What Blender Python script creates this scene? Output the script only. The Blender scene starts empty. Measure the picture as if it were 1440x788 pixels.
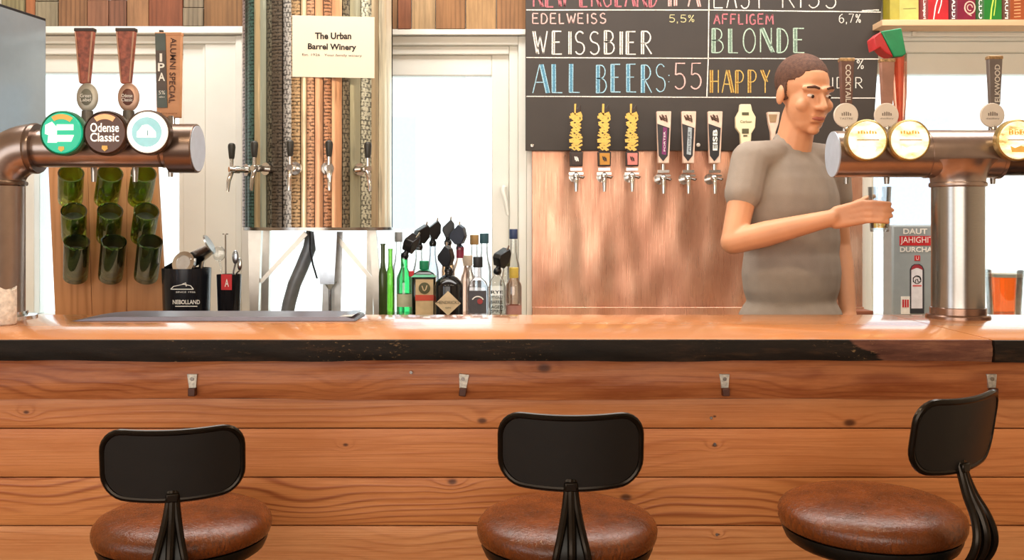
import bpy, bmesh, math, random
from mathutils import Vector, Matrix
random.seed(7)
PI = math.pi
sc = bpy.context.scene
C = sc.collection

# ------------------------------------------------------------------ camera
F = 1365.0          # focal length in pixels of the 1440 x 788 frame
HZ = 313.0          # row of the horizon
CAMZ = 1.39
cam = bpy.data.cameras.new('camera'); camo = bpy.data.objects.new('camera', cam); C.objects.link(camo)
camo.location = (0, 0, CAMZ); camo.rotation_euler = (PI/2, 0, 0)
cam.sensor_width = 36; cam.lens = F/1440*36; cam.shift_y = -(394-HZ)/1440
cam.clip_start = 0.05
sc.camera = camo
sc.view_settings.view_transform = 'Standard'; sc.view_settings.look = 'None'
sc.view_settings.gamma = 1; sc.view_settings.use_curve_mapping = False
sc.view_settings.exposure = 0.0
# ------------------------------------------------------------------ sky, sun, large lights
w = bpy.data.worlds.new('sky'); sc.world = w; w.use_nodes = True
bgn = w.node_tree.nodes['Background']; bgn.inputs[0].default_value = (0.86, 0.93, 1.0, 1); bgn.inputs[1].default_value = 2.3
def light(name, kind, loc, rot, energy, col, **kw):
    l = bpy.data.lights.new(name, kind); l.energy = energy; l.color = col
    for k, v in kw.items(): setattr(l, k, v)
    o = bpy.data.objects.new(name, l); C.objects.link(o); o.location = loc; o.rotation_euler = rot
    return o
light('sun', 'SUN', (0, -4, 9), (math.radians(48), 0, math.radians(-12)), 3.0, (1, .96, .9), angle=.02)
# added fill lights: warm from behind the camera, white above the back wall
light('front_fill', 'AREA', (-.9, -2.85, 1.75), (math.radians(90), 0, 0), 118, (1, .93, .84), shape='RECTANGLE', size=4.6, size_y=2.2)
light('side_window_daylight', 'AREA', (-3.0, -.2, 1.6), (0, math.radians(-90), 0), 28, (.75, .88, 1), shape='RECTANGLE', size=1.6, size_y=1.8)
light('back_wall_fill', 'AREA', (0.0, 3.3, 3.1), (0, 0, 0), 100, (1, .965, .92), shape='RECTANGLE', size=4.6, size_y=.7)

# ------------------------------------------------------------------ helpers
def X(px, Y): return (px-720)/F*Y
def Z(py, Y): return CAMZ-(py-HZ)/F*Y
def P(px, py, Y): return Vector((X(px, Y), Y, Z(py, Y)))
def lin(c):
    if isinstance(c, str):
        c = tuple(int(c[i:i+2], 16)/255 for i in (0, 2, 4))
    return tuple(x/12.92 if x <= .04045 else ((x+.055)/1.055)**2.4 for x in c[:3])+(1,)

class MB:
    def __init__(s): s.v = []; s.f = []; s.M = Matrix()
    def add(s, vs, fs):
        o = len(s.v); s.v += [s.M @ Vector(v) for v in vs]; s.f += [[i+o for i in f] for f in fs]; return s
    def box(s, a, b):
        x0, y0, z0 = a; x1, y1, z1 = b
        return s.add([(x0,y0,z0),(x1,y0,z0),(x1,y1,z0),(x0,y1,z0),(x0,y0,z1),(x1,y0,z1),(x1,y1,z1),(x0,y1,z1)],
              [(3,2,1,0),(4,5,6,7),(0,1,5,4),(1,2,6,5),(2,3,7,6),(3,0,4,7)])
    def cbox(s, c, d):
        return s.box((c[0]-d[0]/2, c[1]-d[1]/2, c[2]-d[2]/2), (c[0]+d[0]/2, c[1]+d[1]/2, c[2]+d[2]/2))
    def pbox(s, x0, x1, y0, y1, Y, depth):           # pixel rectangle on the plane Y, extruded away
        return s.box((X(x0, Y), Y, Z(y1, Y)), (X(x1, Y), Y+depth, Z(y0, Y)))
    def prism(s, poly, y0, y1):                      # polygon in x,z extruded along y
        n = len(poly)
        ar = sum(poly[i][0]*poly[(i+1) % n][1]-poly[(i+1) % n][0]*poly[i][1] for i in range(n))
        if ar < 0: poly = poly[::-1]
        vs = [(x, y0, z) for x, z in poly]+[(x, y1, z) for x, z in poly]
        fs = [list(range(n)), list(range(2*n-1, n-1, -1))]+[((i+1) % n, i, i+n, (i+1) % n+n) for i in range(n)]
        return s.add(vs, fs)
    def lathe(s, prof, c=(0,0,0), axis=(0,0,1), n=24, cap=True, closed=False):
        q = Vector((0,0,1)).rotation_difference(Vector(axis).normalized()).to_matrix()
        c = Vector(c); vs = []; fs = []
        for r, h in prof:
            for k in range(n):
                a = 2*PI*k/n; vs.append(c+q @ Vector((r*math.cos(a), r*math.sin(a), h)))
        m = len(prof)
        for i in range(m-1):
            for k in range(n):
                fs.append((i*n+k, i*n+(k+1) % n, (i+1)*n+(k+1) % n, (i+1)*n+k))
        if closed:
            for k in range(n): fs.append(((m-1)*n+k, (m-1)*n+(k+1) % n, (k+1) % n, k))
        elif cap:
            if prof[0][0] > 1e-5: fs.append(list(range(n-1, -1, -1)))
            if prof[-1][0] > 1e-5: fs.append(list(range((m-1)*n, m*n)))
        return s.add(vs, fs)
    def cyl(s, a, b, r0, r1=None, n=16):
        a = Vector(a); b = Vector(b); d = b-a
        return s.lathe([(r0, 0), (r0 if r1 is None else r1, d.length)], a, d, n)
    def sph(s, c, r, n=16, m=10):
        if not hasattr(r, '__len__'): r = (r, r, r)
        old = s.M; s.M = old @ Matrix.Translation(c) @ Matrix.Diagonal((r[0], r[1], r[2], 1))
        s.lathe([(max(math.sin(PI*i/m), 1e-4), -math.cos(PI*i/m)) for i in range(m+1)], n=n); s.M = old; return s
    def cap(s, a, b, r0, r1, n=14):                  # tapered capsule
        a = Vector(a); b = Vector(b); d = b-a; L = d.length; k = 5
        pr = [(max(r0*math.sin(PI/2*i/k), 1e-4), -r0*math.cos(PI/2*i/k)) for i in range(k+1)]
        pr += [(max(r1*math.cos(PI/2*i/k), 1e-4), L+r1*math.sin(PI/2*i/k)) for i in range(k+1)]
        return s.lathe(pr, a, d if L > 1e-6 else (0,0,1), n)
    def tube(s, pts, r, n=10, closed=False, flat=1.0):
        pts = [Vector(p) for p in pts]; m = len(pts); rs = r if hasattr(r, '__len__') else [r]*m
        vs = []; fs = []; up = None
        for i, p in enumerate(pts):
            a = pts[(i-1) % m] if (closed or i) else p; b = pts[(i+1) % m] if (closed or i < m-1) else p
            t = (b-a).normalized()
            if up is None:
                up = Vector((0,0,1)) if abs(t.z) < .9 else Vector((0,1,0))
            u = (up-t*up.dot(t)).normalized(); up = u; v = t.cross(u)
            for k in range(n):
                an = 2*PI*k/n; vs.append(p+u*(math.cos(an)*rs[i])+v*(math.sin(an)*rs[i]*flat))
        for i in range(m if closed else m-1):
            j = (i+1) % m
            for k in range(n): fs.append((i*n+k, i*n+(k+1) % n, j*n+(k+1) % n, j*n+k))
        if not closed: fs.append(list(range(n-1, -1, -1))); fs.append(list(range((m-1)*n, m*n)))
        return s.add(vs, fs)
    def ribbon(s, pts, wd, y, th=.0012):             # flat stroke in x,z at depth y
        m = len(pts); L = []; R = []
        for i, (x, z) in enumerate(pts):
            a = pts[max(i-1, 0)]; b = pts[min(i+1, m-1)]
            dx, dz = b[0]-a[0], b[1]-a[1]; l = math.hypot(dx, dz) or 1
            ww = wd*(.8+.4*random.random())/2
            L.append((x-dz/l*ww, z+dx/l*ww)); R.append((x+dz/l*ww, z-dx/l*ww))
        n = m; vs = [(x, y, z) for x, z in L]+[(x, y, z) for x, z in R]+[(x, y+th, z) for x, z in L]+[(x, y+th, z) for x, z in R]
        fs = []
        for i in range(n-1):
            fs += [(i, n+i, n+i+1, i+1), (2*n+i+1, 3*n+i+1, 3*n+i, 2*n+i), (i+1, 2*n+i+1, 2*n+i, i), (n+i, 3*n+i, 3*n+i+1, n+i+1)]
        fs += [(0, 2*n, 3*n, n), (n-1, 2*n-1, 4*n-1, 3*n-1)]
        return s.add(vs, fs)

def woff(o):
    v = Vector((0,0,0))
    while o: v = v+Vector(o.location); o = o.parent
    return v
def obj(name, mb, m, parent=None, sharp=35, bevel=0, loc=None, seg=2):
    off = woff(parent) if parent else Vector((0,0,0))
    if loc is not None: off = Vector(loc)
    me = bpy.data.meshes.new(name); me.from_pydata([v-off for v in mb.v], [], mb.f); me.update()
    if m is not None: me.materials.append(m)
    me.shade_smooth(); me.set_sharp_from_angle(angle=math.radians(sharp))
    o = bpy.data.objects.new(name, me); C.objects.link(o)
    if parent: o.parent = parent
    elif loc is not None: o.location = loc
    if bevel:
        b = o.modifiers.new('bevel', 'BEVEL'); b.width = bevel; b.segments = seg; b.limit_method = 'ANGLE'; b.angle_limit = .6
    return o
def tag(o, label, cat, group=None):
    o['label'] = label; o['category'] = cat
    if group: o['group'] = group
    return o
def thing(name, label, cat, loc=(0,0,0), group=None):
    o = bpy.data.objects.new(name, None); C.objects.link(o); o.location = loc; o.empty_display_size = .05
    return tag(o, label, cat, group)
def struct(o): o['kind'] = 'structure'; return o
def empty_struct(name, loc=(0,0,0)):
    o = bpy.data.objects.new(name, None); C.objects.link(o); o.location = loc; return struct(o)

def text(s, center, wd, ht, m, parent, rot=0, name='lettering', back=False, M=None, bold=0.0):
    """flat lettering facing -Y, fitted into wd x ht around center; rot turns it in its plane"""
    cu = bpy.data.curves.new('t', 'FONT'); cu.body = s; cu.align_x = 'CENTER'; cu.offset = bold; cu.resolution_u = 3
    to = bpy.data.objects.new('t', cu); C.objects.link(to)
    dg = bpy.context.evaluated_depsgraph_get(); me = bpy.data.meshes.new_from_object(to.evaluated_get(dg))
    bpy.data.objects.remove(to); bpy.data.curves.remove(cu)
    xs = [v.co.x for v in me.vertices]; ys = [v.co.y for v in me.vertices]
    cx, cy = (min(xs)+max(xs))/2, (min(ys)+max(ys))/2; sx = wd/(max(xs)-min(xs)); sy = ht/(max(ys)-min(ys))
    mb = MB(); R = Matrix.Rotation(-rot, 4, 'Y'); T = Matrix.Translation(center) @ R
    if M is not None: T = M @ T
    mb.add([T @ Vector(((v.co.x-cx)*sx, 0, (v.co.y-cy)*sy)) for v in me.vertices], [list(p.vertices) for p in me.polygons])
    bpy.data.meshes.remove(me)
    return obj(name, mb, m, parent)

# ------------------------------------------------------------------ materials
def nt(name):
    m = bpy.data.materials.new(name); m.use_nodes = True; t = m.node_tree; b = t.nodes['Principled BSDF']
    return m, t, b
def nd(t, kind, ins=None, **props):
    n = t.nodes.new(kind)
    for k, v in props.items(): setattr(n, k, v)
    for k, v in (ins or {}).items():
        if isinstance(v, bpy.types.NodeSocket): t.links.new(v, n.inputs[k])
        else: n.inputs[k].default_value = v
    return n
def mth(t, op, a, b=0.0, c=0.0): return nd(t, 'ShaderNodeMath', {0: a, 1: b, 2: c}, operation=op).outputs[0]
def mixc(t, f, a, b, mode='MIX'):
    n = t.nodes.new('ShaderNodeMix'); n.data_type = 'RGBA'; n.blend_type = mode
    for k, v in ((0, f), (6, a), (7, b)):
        if isinstance(v, bpy.types.NodeSocket): t.links.new(v, n.inputs[k])
        else: n.inputs[k].default_value = v
    return n.outputs[2]
def ramp(t, f, stops):
    n = t.nodes.new('ShaderNodeValToRGB'); t.links.new(f, n.inputs[0]); e = n.color_ramp.elements
    while len(e) < len(stops): e.new(.5)
    for q, (p, c) in zip(e, stops): q.position = p; q.color = c
    return n.outputs[0]
def pbr(name, col, rough=.5, metal=0.0, var=.12, scale=30, bump=0.0, bscale=200, coat=0.0, emit=None, estr=0, stretch=(1,1,1), rvar=0.0, spec=.5):
    m, t, b = nt(name); c = lin(col)
    tc = nd(t, 'ShaderNodeTexCoord').outputs['Object']
    mp = nd(t, 'ShaderNodeMapping', {0: tc, 3: stretch}).outputs[0]
    n = nd(t, 'ShaderNodeTexNoise', {'Vector': mp, 'Scale': scale, 'Detail': 4}).outputs[0]
    f = nd(t, 'ShaderNodeMapRange', {0: n, 1: .3, 2: .7, 3: 1-var, 4: 1+var}).outputs[0]
    cc = nd(t, 'ShaderNodeVectorMath', {0: c[:3], 'Scale': f}, operation='SCALE').outputs[0]
    t.links.new(cc, b.inputs['Base Color'])
    b.inputs['Roughness'].default_value = rough; b.inputs['Metallic'].default_value = metal
    b.inputs['Specular IOR Level'].default_value = spec
    if rvar: t.links.new(nd(t, 'ShaderNodeMapRange', {0: n, 1: .3, 2: .7, 3: max(rough-rvar, .02), 4: rough+rvar}).outputs[0], b.inputs['Roughness'])
    if coat: b.inputs['Coat Weight'].default_value = coat; b.inputs['Coat Roughness'].default_value = .12
    if bump:
        n2 = nd(t, 'ShaderNodeTexNoise', {'Vector': mp, 'Scale': bscale, 'Detail': 3}).outputs[0]
        t.links.new(nd(t, 'ShaderNodeBump', {'Height': n2, 'Strength': bump, 'Distance': .004}).outputs[0], b.inputs['Normal'])
    if emit:
        b.inputs['Emission Color'].default_value = lin(emit); b.inputs['Emission Strength'].default_value = estr
    return m
def glass(name, tint, gl=.12, rough=.03):
    """clear or tinted glass: transmitted tint with a fresnel reflection"""
    m, t, b = nt(name); t.nodes.remove(b); out = t.nodes['Material Output']
    tr = nd(t, 'ShaderNodeBsdfTransparent', {0: lin(tint)}); g = nd(t, 'ShaderNodeBsdfGlossy', {0: (1,1,1,1), 'Roughness': rough})
    lw = nd(t, 'ShaderNodeFresnel', {'IOR': 1.5}).outputs[0]
    f = mth(t, 'ADD', mth(t, 'MULTIPLY', lw, .8), gl*.3)
    t.links.new(nd(t, 'ShaderNodeMixShader', {0: f, 1: tr.outputs[0], 2: g.outputs[0]}).outputs[0], out.inputs[0])
    return m
def wood(name, light_c, dark_c, axis='X', seed=0.0, freq=60, warp=1.6, knots=(), rough=.45, contrast=.8, coat=0, fib=.5, bump=.12, patch=None, patchamt=.5, spec=.4, sharp=2.2):
    m, t, b = nt(name)
    tc = nd(t, 'ShaderNodeTexCoord').outputs['Object']; sp = nd(t, 'ShaderNodeSeparateXYZ', {0: tc})
    ix = {'X': 0, 'Y': 1, 'Z': 2}[axis]; al = sp.outputs[ix]
    rest = [i for i in range(3) if i != ix]
    ac = sp.outputs[2 if ix == 0 else 0]
    if ix == 1: ac = sp.outputs[0]
    co = nd(t, 'ShaderNodeCombineXYZ', {0: mth(t, 'MULTIPLY', al, 1.1), 1: mth(t, 'MULTIPLY', ac, 7), 2: seed}).outputs[0]
    low = nd(t, 'ShaderNodeTexNoise', {'Vector': co, 'Scale': 1.0, 'Detail': 2, 'Roughness': .45}).outputs[0]
    g = mth(t, 'ADD', mth(t, 'MULTIPLY', ac, freq), mth(t, 'MULTIPLY', low, warp*6))
    core = None
    for (kx, kz, kr, hard) in knots:
        dx = mth(t, 'MULTIPLY', mth(t, 'SUBTRACT', al, kx), 1/(kr*2.2)); dz = mth(t, 'MULTIPLY', mth(t, 'SUBTRACT', ac, kz), 1/(kr*1.3))
        d2 = mth(t, 'ADD', mth(t, 'MULTIPLY', dx, dx), mth(t, 'MULTIPLY', dz, dz))
        e = mth(t, 'EXPONENT', mth(t, 'MULTIPLY', d2, -.33)); g = mth(t, 'ADD', g, mth(t, 'MULTIPLY', e, 4.5))
        if not hard: continue
        k = mth(t, 'EXPONENT', mth(t, 'MULTIPLY', mth(t, 'MULTIPLY', d2, d2), -14.0/hard)); core = k if core is None else mth(t, 'MAXIMUM', core, k)
    rg = mth(t, 'ADD', mth(t, 'MULTIPLY', mth(t, 'SINE', mth(t, 'MULTIPLY', g, 2*PI/3)), .5), .5)
    rg = mth(t, 'POWER', rg, sharp)
    mk_ = nd(t, 'ShaderNodeTexNoise', {'Vector': co, 'Scale': .9, 'Detail': 2}).outputs[0]
    rg = mth(t, 'MULTIPLY', rg, nd(t, 'ShaderNodeMapRange', {0: mk_, 1: .38, 2: .62, 3: .15, 4: 1.25}).outputs[0])
    cf = nd(t, 'ShaderNodeCombineXYZ', {0: mth(t, 'MULTIPLY', al, 5), 1: mth(t, 'MULTIPLY', ac, 260), 2: mth(t, 'MULTIPLY', sp.outputs[rest[0] if ix else 1], 60)}).outputs[0]
    fb = nd(t, 'ShaderNodeTexNoise', {'Vector': cf, 'Scale': 1.0, 'Detail': 3}).outputs[0]
    fac = mth(t, 'ADD', mth(t, 'MULTIPLY', rg, contrast), mth(t, 'MULTIPLY', mth(t, 'SUBTRACT', fb, .5), fib))
    col = mixc(t, nd(t, 'ShaderNodeClamp', {0: fac}).outputs[0], lin(light_c), lin(dark_c))
    if patch:
        pn = nd(t, 'ShaderNodeTexNoise', {'Vector': co, 'Scale': 2.3, 'Detail': 5, 'Roughness': .7}).outputs[0]
        pf = nd(t, 'ShaderNodeMapRange', {0: pn, 1: .42, 2: .66, 3: 0, 4: patchamt}).outputs[0]
        col = mixc(t, pf, col, lin(patch))
    if core is not None: col = mixc(t, mth(t, 'MULTIPLY', core, .88), col, lin('4a2412'))
    t.links.new(col, b.inputs['Base Color']); b.inputs['Roughness'].default_value = rough; b.inputs['Specular IOR Level'].default_value = spec
    if coat: b.inputs['Coat Weight'].default_value = coat; b.inputs['Coat Roughness'].default_value = .09
    t.links.new(nd(t, 'ShaderNodeBump', {'Height': fac, 'Strength': bump, 'Distance': .002}).outputs[0], b.inputs['Normal'])
    return m

M_black = pbr('black powder coated metal', '17150f', .38, .4, .1, 40, .05, 400)
M_rim = pbr('black satin tube', '241d15', .24, .7, .1, 40)
M_chrome = pbr('chrome', 'd8d6d2', .16, 1, .05)
M_steel = pbr('brushed steel', 'a9a5a0', .24, 1, .06, 60, stretch=(1, 1, 12))
M_bronze = pbr('bronzed steel pipe', 'a8958a', .28, .9, .06, 25)
M_bronze_dk = pbr('dark bronze cap', '7d6a5e', .3, .9, .06, 25)
M_endface = pbr('brushed pale end disc', 'bcc8d8', .4, .25, .05)
M_white = pbr('white print', 'f2efe6', .6)
M_ivory = pbr('ivory window paint', 'e9e8df', .35, 0, .02, 8)
M_wallw = pbr('white plaster', 'e6e3da', .8, 0, .03, 6)
M_paper = pbr('cream paper', 'f3e3cb', .75, 0, .03, 4)
M_ink = pbr('black ink', '15130f', .7)
M_copper = None
M_blackpl = pbr('black plastic', '1a1b1e', .4, 0, .1)
M_glass = glass('window glass', (.97, .99, .99), .05)
M_clear = glass('clear glass', (.96, .97, .97), .2)
M_greeng = glass('green bottle glass', (.80, .88, .55), .2)
M_red = pbr('red print', 'c8242b', .5)

# ------------------------------------------------------------------ the room
WY = 4.30                                            # inner face of the back wall
CT = .97                                             # top of the back counter
struct(obj('floor', MB().box((-3.2, -3.0, -.1), (3.2, WY+.25, 0)), wood('floor boards', '6b4630', '4a2e1e', 'Y', 3, 40, rough=.5)))
struct(obj('ceiling', MB().box((-3.2, -3.0, 3.15), (3.2, WY+.25, 3.25)), pbr('ceiling paint', 'd8cbb8', .9, 0, .03)))
struct(obj('wall_left', MB().box((-3.3, -3.0, 0), (-3.2, WY+.25, 3.15)), pbr('left wall paint', 'd2c2aa', .85, 0, .04, 5)))
struct(obj('wall_right', MB().box((3.2, -3.0, 0), (3.3, WY+.25, 3.15)), pbr('right wall paint', 'd2c2aa', .85, 0, .04, 5)))
struct(obj('wall_front', MB().box((-3.3, -3.1, 0), (3.3, -3.0, 3.15)), pbr('front wall paint', 'b99f80', .85, 0, .04, 5)))
struct(obj('floor_raised', MB().box((-3.2, 3.06, 0), (3.2, WY, .10)), pbr('dark duckboard', '2c2722', .7)))
# back wall with three window openings
op = [(X(18, WY), X(340, WY)), (X(352, WY), X(741, WY)), (X(1218, WY), X(1620, WY))]
OT = Z(48, WY); OB = .975
mb = MB(); edges = [-3.2]+[v for o_ in op for v in o_]+[3.2]
for i in range(0, len(edges), 2): mb.box((edges[i], WY, 0), (edges[i+1], WY+.22, 3.15))
for a, b in op: mb.box((a, WY, 0), (b, WY+.22, OB)); mb.box((a, WY, OT), (b, WY+.22, 3.15))
wall_back = struct(obj('wall_back', mb, M_wallw))

def window(name, px0, px1, gl, stiles, rails):
    """px0..px1 opening; gl = glass columns; stiles and rails as pixel boxes with set-back"""
    r = empty_struct(name, (X((px0+px1)/2, WY), WY, OB))
    for (a, b, c, d, sb, dp) in stiles+rails:
        obj('frame', MB().box((X(a, WY), WY+sb, max(Z(d, WY), OB+.002)), (X(b, WY), WY+sb+dp, Z(c, WY))), M_ivory, r, bevel=.004)
    for (a, b, c, d) in gl:
        obj('pane', MB().box((X(a, WY), WY+.10, max(Z(d, WY), OB+.003)), (X(b, WY), WY+.106, Z(c, WY))), M_glass, r)
    return r
BOT = 446
w1 = window('window_1', 18, 340, [(40, 244, 99, BOT)],
    [(244, 252, 58, BOT, .07, .07), (252, 285, 58, BOT, .05, .10), (285, 330, 53, BOT, .03, .12), (330, 339, 49, BOT, .01, .15), (19, 40, 58, BOT, .05, .10)],
    [(19, 330, 49, 60, .02, .14), (40, 252, 60, 74, .045, .1), (40, 244, 74, 99, .07, .07)])
obj('inner_bead', MB().box((X(281, WY), WY+.04, OB+.01), (X(284, WY), WY+.0505, Z(62, WY))), M_ivory, w1)
w2 = window('window_2', 352, 741, [(370, 691, 103, BOT)],
    [(691, 716, 66, BOT, .07, .07), (716, 729, 60, BOT, .05, .10), (729, 741, 49, BOT, .02, .14), (353, 370, 58, BOT, .05, .10)],
    [(353, 729, 49, 62, .02, .14), (370, 716, 62, 74, .045, .10), (370, 691, 74, 103, .07, .07)])
mb = MB().cyl(P(708, 262, WY+.07)+Vector((0, -.005, 0)), P(708, 262, WY+.07)+Vector((0, -.05, 0)), .012)
mb.tube([P(708, 262, WY+.03), P(707, 268, WY+.02), P(711, 285, WY+.02), P(714, 303, WY+.02)], [.011, .011, .009, .007], 8)
obj('handle', mb, M_ivory, w2)
w3 = window('window_3', 1218, 1620, [(1236, 1600, 101, BOT)],
    [(1219, 1229, 49, BOT, .02, .14), (1229, 1236, 60, BOT, .06, .08), (1600, 1619, 49, BOT, .03, .12)],
    [(1229, 1600, 49, 56, .01, .15), (1229, 1600, 56, 71, .04, .1), (1236, 1600, 71, 101, .07, .07)])
# trim under the planks and patchwork of reclaimed planks on the wall above the windows
struct(obj('trim_1', MB().box((X(-40, WY), WY-.02, Z(48, WY)), (X(346, WY), WY, Z(38, WY))), M_ivory, bevel=.003))
struct(obj('trim_2', MB().box((X(350, WY), WY-.02, Z(50, WY)), (X(742, WY), WY, Z(42, WY))), M_ivory, bevel=.003))
tr3 = struct(obj('trim_3', MB().box((X(1244, WY), WY-.03, Z(46, WY)), (X(1640, WY), WY, Z(36, WY))).box((X(1244, WY), WY-.015, Z(52, WY)), (X(1640, WY), WY, Z(46, WY))), M_ivory, bevel=.003))
cols = [(-60, -20, '8f7a5c', 0), (-20, 5, 'c9c4b4', 0), (5, 38, '948a66', 0), (38, 52, 'a86b45', 0), (52, 84, '988c72', 3), (84, 125, '8f6747', 0), (125, 155, '8a5f47', 1), (155, 180, '7d5440', 1),
        (180, 211, '9c7350', 0), (211, 259, '8a5136', 0), (259, 288, '8f8069', 12), (288, 345, '8a6440', 0),
        (345, 400, '9a7650', 0), (400, 455, '84593c', 0), (455, 510, 'a8895f', 0), (510, 560, '8f6a48', 0),
        (560, 579, '9a5f40', 0), (579, 613, 'bb9a70', 0), (613, 655, '9d7048', 0), (655, 698, 'b08a5e', 0), (698, 742, '9a6e48', 0)]
for i, (a, b, c, seam) in enumerate(cols):
    bot = 38 if b <= 346 else 42
    cd = tuple(v*.62 for v in (int(c[j:j+2], 16)/255 for j in (0, 2, 4)))
    wm = wood('reclaimed plank %d' % i, c, cd, 'Z', i*3.7, 150, .8, rough=.7, contrast=.5, fib=1.1, patch=cd, patchamt=.5)
    runs = [(bot, -330)] if not seam else [(bot, seam+.6), (seam-.6, -330)]
    for (zb, zt) in runs:
        th = .014+.01*random.random()
        obj('plank', MB().box((X(a+.5, WY), WY-th, Z(zb, WY)), (X(b-.5, WY), WY, min(Z(zt, WY), 3.14))), wm, wall_back, bevel=.002)

# ------------------------------------------------------------------ outside: street and pale facade
fac_m = pbr('white render', 'f4f4f2', .9, 0, .02, 1)
g_o = obj('street', MB().box((-14, WY+.3, -.35), (14, 16, -.3)), pbr('pale paving', 'd9d6d0', .9, 0, .05, 2)); struct(g_o)
bl = thing('apartment_building', 'pale rendered building across the street behind the middle window', 'building', (0, 13, -.3))
obj('wall', MB().box((-13, 13, -.3), (13, 16, 9)), fac_m, bl)
wp = pbr('pale blue window glass', 'b3bac9', .8, 0, .05)
for cx in (-9, -5.6, -1.9, 1.6, 5.2, 8.8):
    for cz in (1.2, 4.2, 7.0):
        f = obj('window', MB().box((cx-.75, 12.95, cz), (cx+.75, 13.0, cz+1.7)), fac_m, bl)
        obj('pane', MB().box((cx-.65, 12.93, cz+.1), (cx+.65, 12.95, cz+1.6)), wp, f)
obj('ledge', MB().box((-13, 12.85, 3.4), (13, 13, 3.55)), pbr('ledge', 'cfd3de', .8), bl)

# ------------------------------------------------------------------ the bar
BT = 1.10; BE = 2.40; BB = 3.05                      # bar top height, front edge, back edge
SB = Z(508, BE)                                       # underside of the slab
XS = X(1395, BE)                                      # joint between the two slabs
def wob(x, s): return .5*math.sin(x*3.1+s)+.3*math.sin(x*7.3+1.7*s)+.2*math.sin(x*17+s*.6)
M_top = wood('lacquered bar top', 'c8824c', 'a9622f', 'X', 11, 26, 1.2, rough=.25, contrast=.5, coat=1, fib=.35, bump=.02)
def edge_mat(thr):
    m, t, b = nt('dark worn bar edge')
    tc = nd(t, 'ShaderNodeTexCoord').outputs['Object']; sp = nd(t, 'ShaderNodeSeparateXYZ', {0: tc})
    mp = nd(t, 'ShaderNodeMapping', {0: tc, 3: (3, 20, 22)}).outputs[0]
    n1 = nd(t, 'ShaderNodeTexNoise', {'Vector': mp, 'Scale': 1.2, 'Detail': 6, 'Roughness': .7}).outputs[0]
    mp2 = nd(t, 'ShaderNodeMapping', {0: tc, 3: (40, 60, 90)}).outputs[0]
    n2 = nd(t, 'ShaderNodeTexNoise', {'Vector': mp2, 'Scale': 1.5, 'Detail': 5, 'Roughness': .75}).outputs[0]
    n3 = nd(t, 'ShaderNodeTexNoise', {'Vector': tc, 'Scale': 3.1, 'Detail': 2}).outputs[0]
    base = ramp(t, n1, [(.3, lin('130e08')), (.55, lin('211810')), (.74, lin('4a3320'))])
    # paint worn through to red-brown wood towards the joint, with an uneven boundary
    xm = nd(t, 'ShaderNodeMapRange', {0: mth(t, 'ADD', sp.outputs[0], mth(t, 'ADD', mth(t, 'MULTIPLY', sp.outputs[2], 1.8), mth(t, 'MULTIPLY', n1, .08))), 1: thr+.035, 2: thr+.045, 3: 0, 4: 1}).outputs[0]
    red = ramp(t, n1, [(.3, lin('4a2c22')), (.5, lin('6d4536')), (.68, lin('94674c'))])
    base = mixc(t, xm, base, red)
    # flakes of pale wood in places
    fl = mth(t, 'MULTIPLY', nd(t, 'ShaderNodeMapRange', {0: n2, 1: .6, 2: .68}).outputs[0], nd(t, 'ShaderNodeMapRange', {0: n3, 1: .5, 2: .62}).outputs[0])
    base = mixc(t, mth(t, 'MULTIPLY', fl, .7), base, lin('b08a5c'))
    t.links.new(base, b.inputs['Base Color']); b.inputs['Roughness'].default_value = .6; b.inputs['Specular IOR Level'].default_value = .2
    t.links.new(nd(t, 'ShaderNodeBump', {'Height': n2, 'Strength': .35, 'Distance': .004}).outputs[0], b.inputs['Normal'])
    return m
def slab(name, label, x0, x1, fy, zdrop, mitre0, mitre1, s):
    r = thing(name, label, 'bar top', ((x0+x1)/2, (BE+BB)/2, SB))
    n = 90; vs = []; fs = []; ed = []; 
    for i in range(n+1):
        u = i/n; x = x0+(x1-x0)*u; y = fy+.006*wob(x, s); ed.append((x, y))
    # top board
    for x, y in ed:
        xt = x
        vs += [(xt, y+.012, SB+.004), (xt, y+.012, BT-.004), (xt, y+.018, BT), (xt, BB, BT), (xt, BB, SB+.004)]
    for i in range(n):
        for k in range(5):
            fs.append((i*5+k, (i+1)*5+k, (i+1)*5+(k+1) % 5, i*5+(k+1) % 5))
    fs += [list(range(5)), list(range(n*5+4, n*5-1, -1))]
    obj('board', MB().add(vs, fs), M_top, r)
    vs = []; fs = []; m = 7
    for i, (x, y) in enumerate(ed):
        for k in range(m):
            v = k/(m-1); z = SB+zdrop+.003*wob(x*2, s+2)*(1-v)+(BT-.0015-SB-zdrop)*v
            yy = y-.004*math.sin(PI*v)-.0025*math.sin(x*41+k*2.2+s)*math.sin(x*13+k)
            vs.append((x, yy, z))
        vs += [(x, y+.016, BT-.0015), (x, y+.016, SB+zdrop)]
    q = m+2
    for i in range(n):
        for k in range(q): fs.append((i*q+k, (i+1)*q+k, (i+1)*q+(k+1) % q, i*q+(k+1) % q))
    fs += [list(range(q)), list(range(n*q+q-1, n*q-1, -1))]
    obj('edge_board', MB().add(vs, fs), edge_mat(.923-(x0+x1)/2 if s < 2 else 9), r)
    return r
slab('counter_slab', 'long orange wooden bar top with a dark worn front edge', -2.9, XS-.002, BE, 0, 0, 0, 1.0)
slab('counter_slab', 'short dark edged bar top section joined beside the right beer tower', XS+.002, 2.9, BE-.012, -.004, 0, 0, 4.0)

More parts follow.
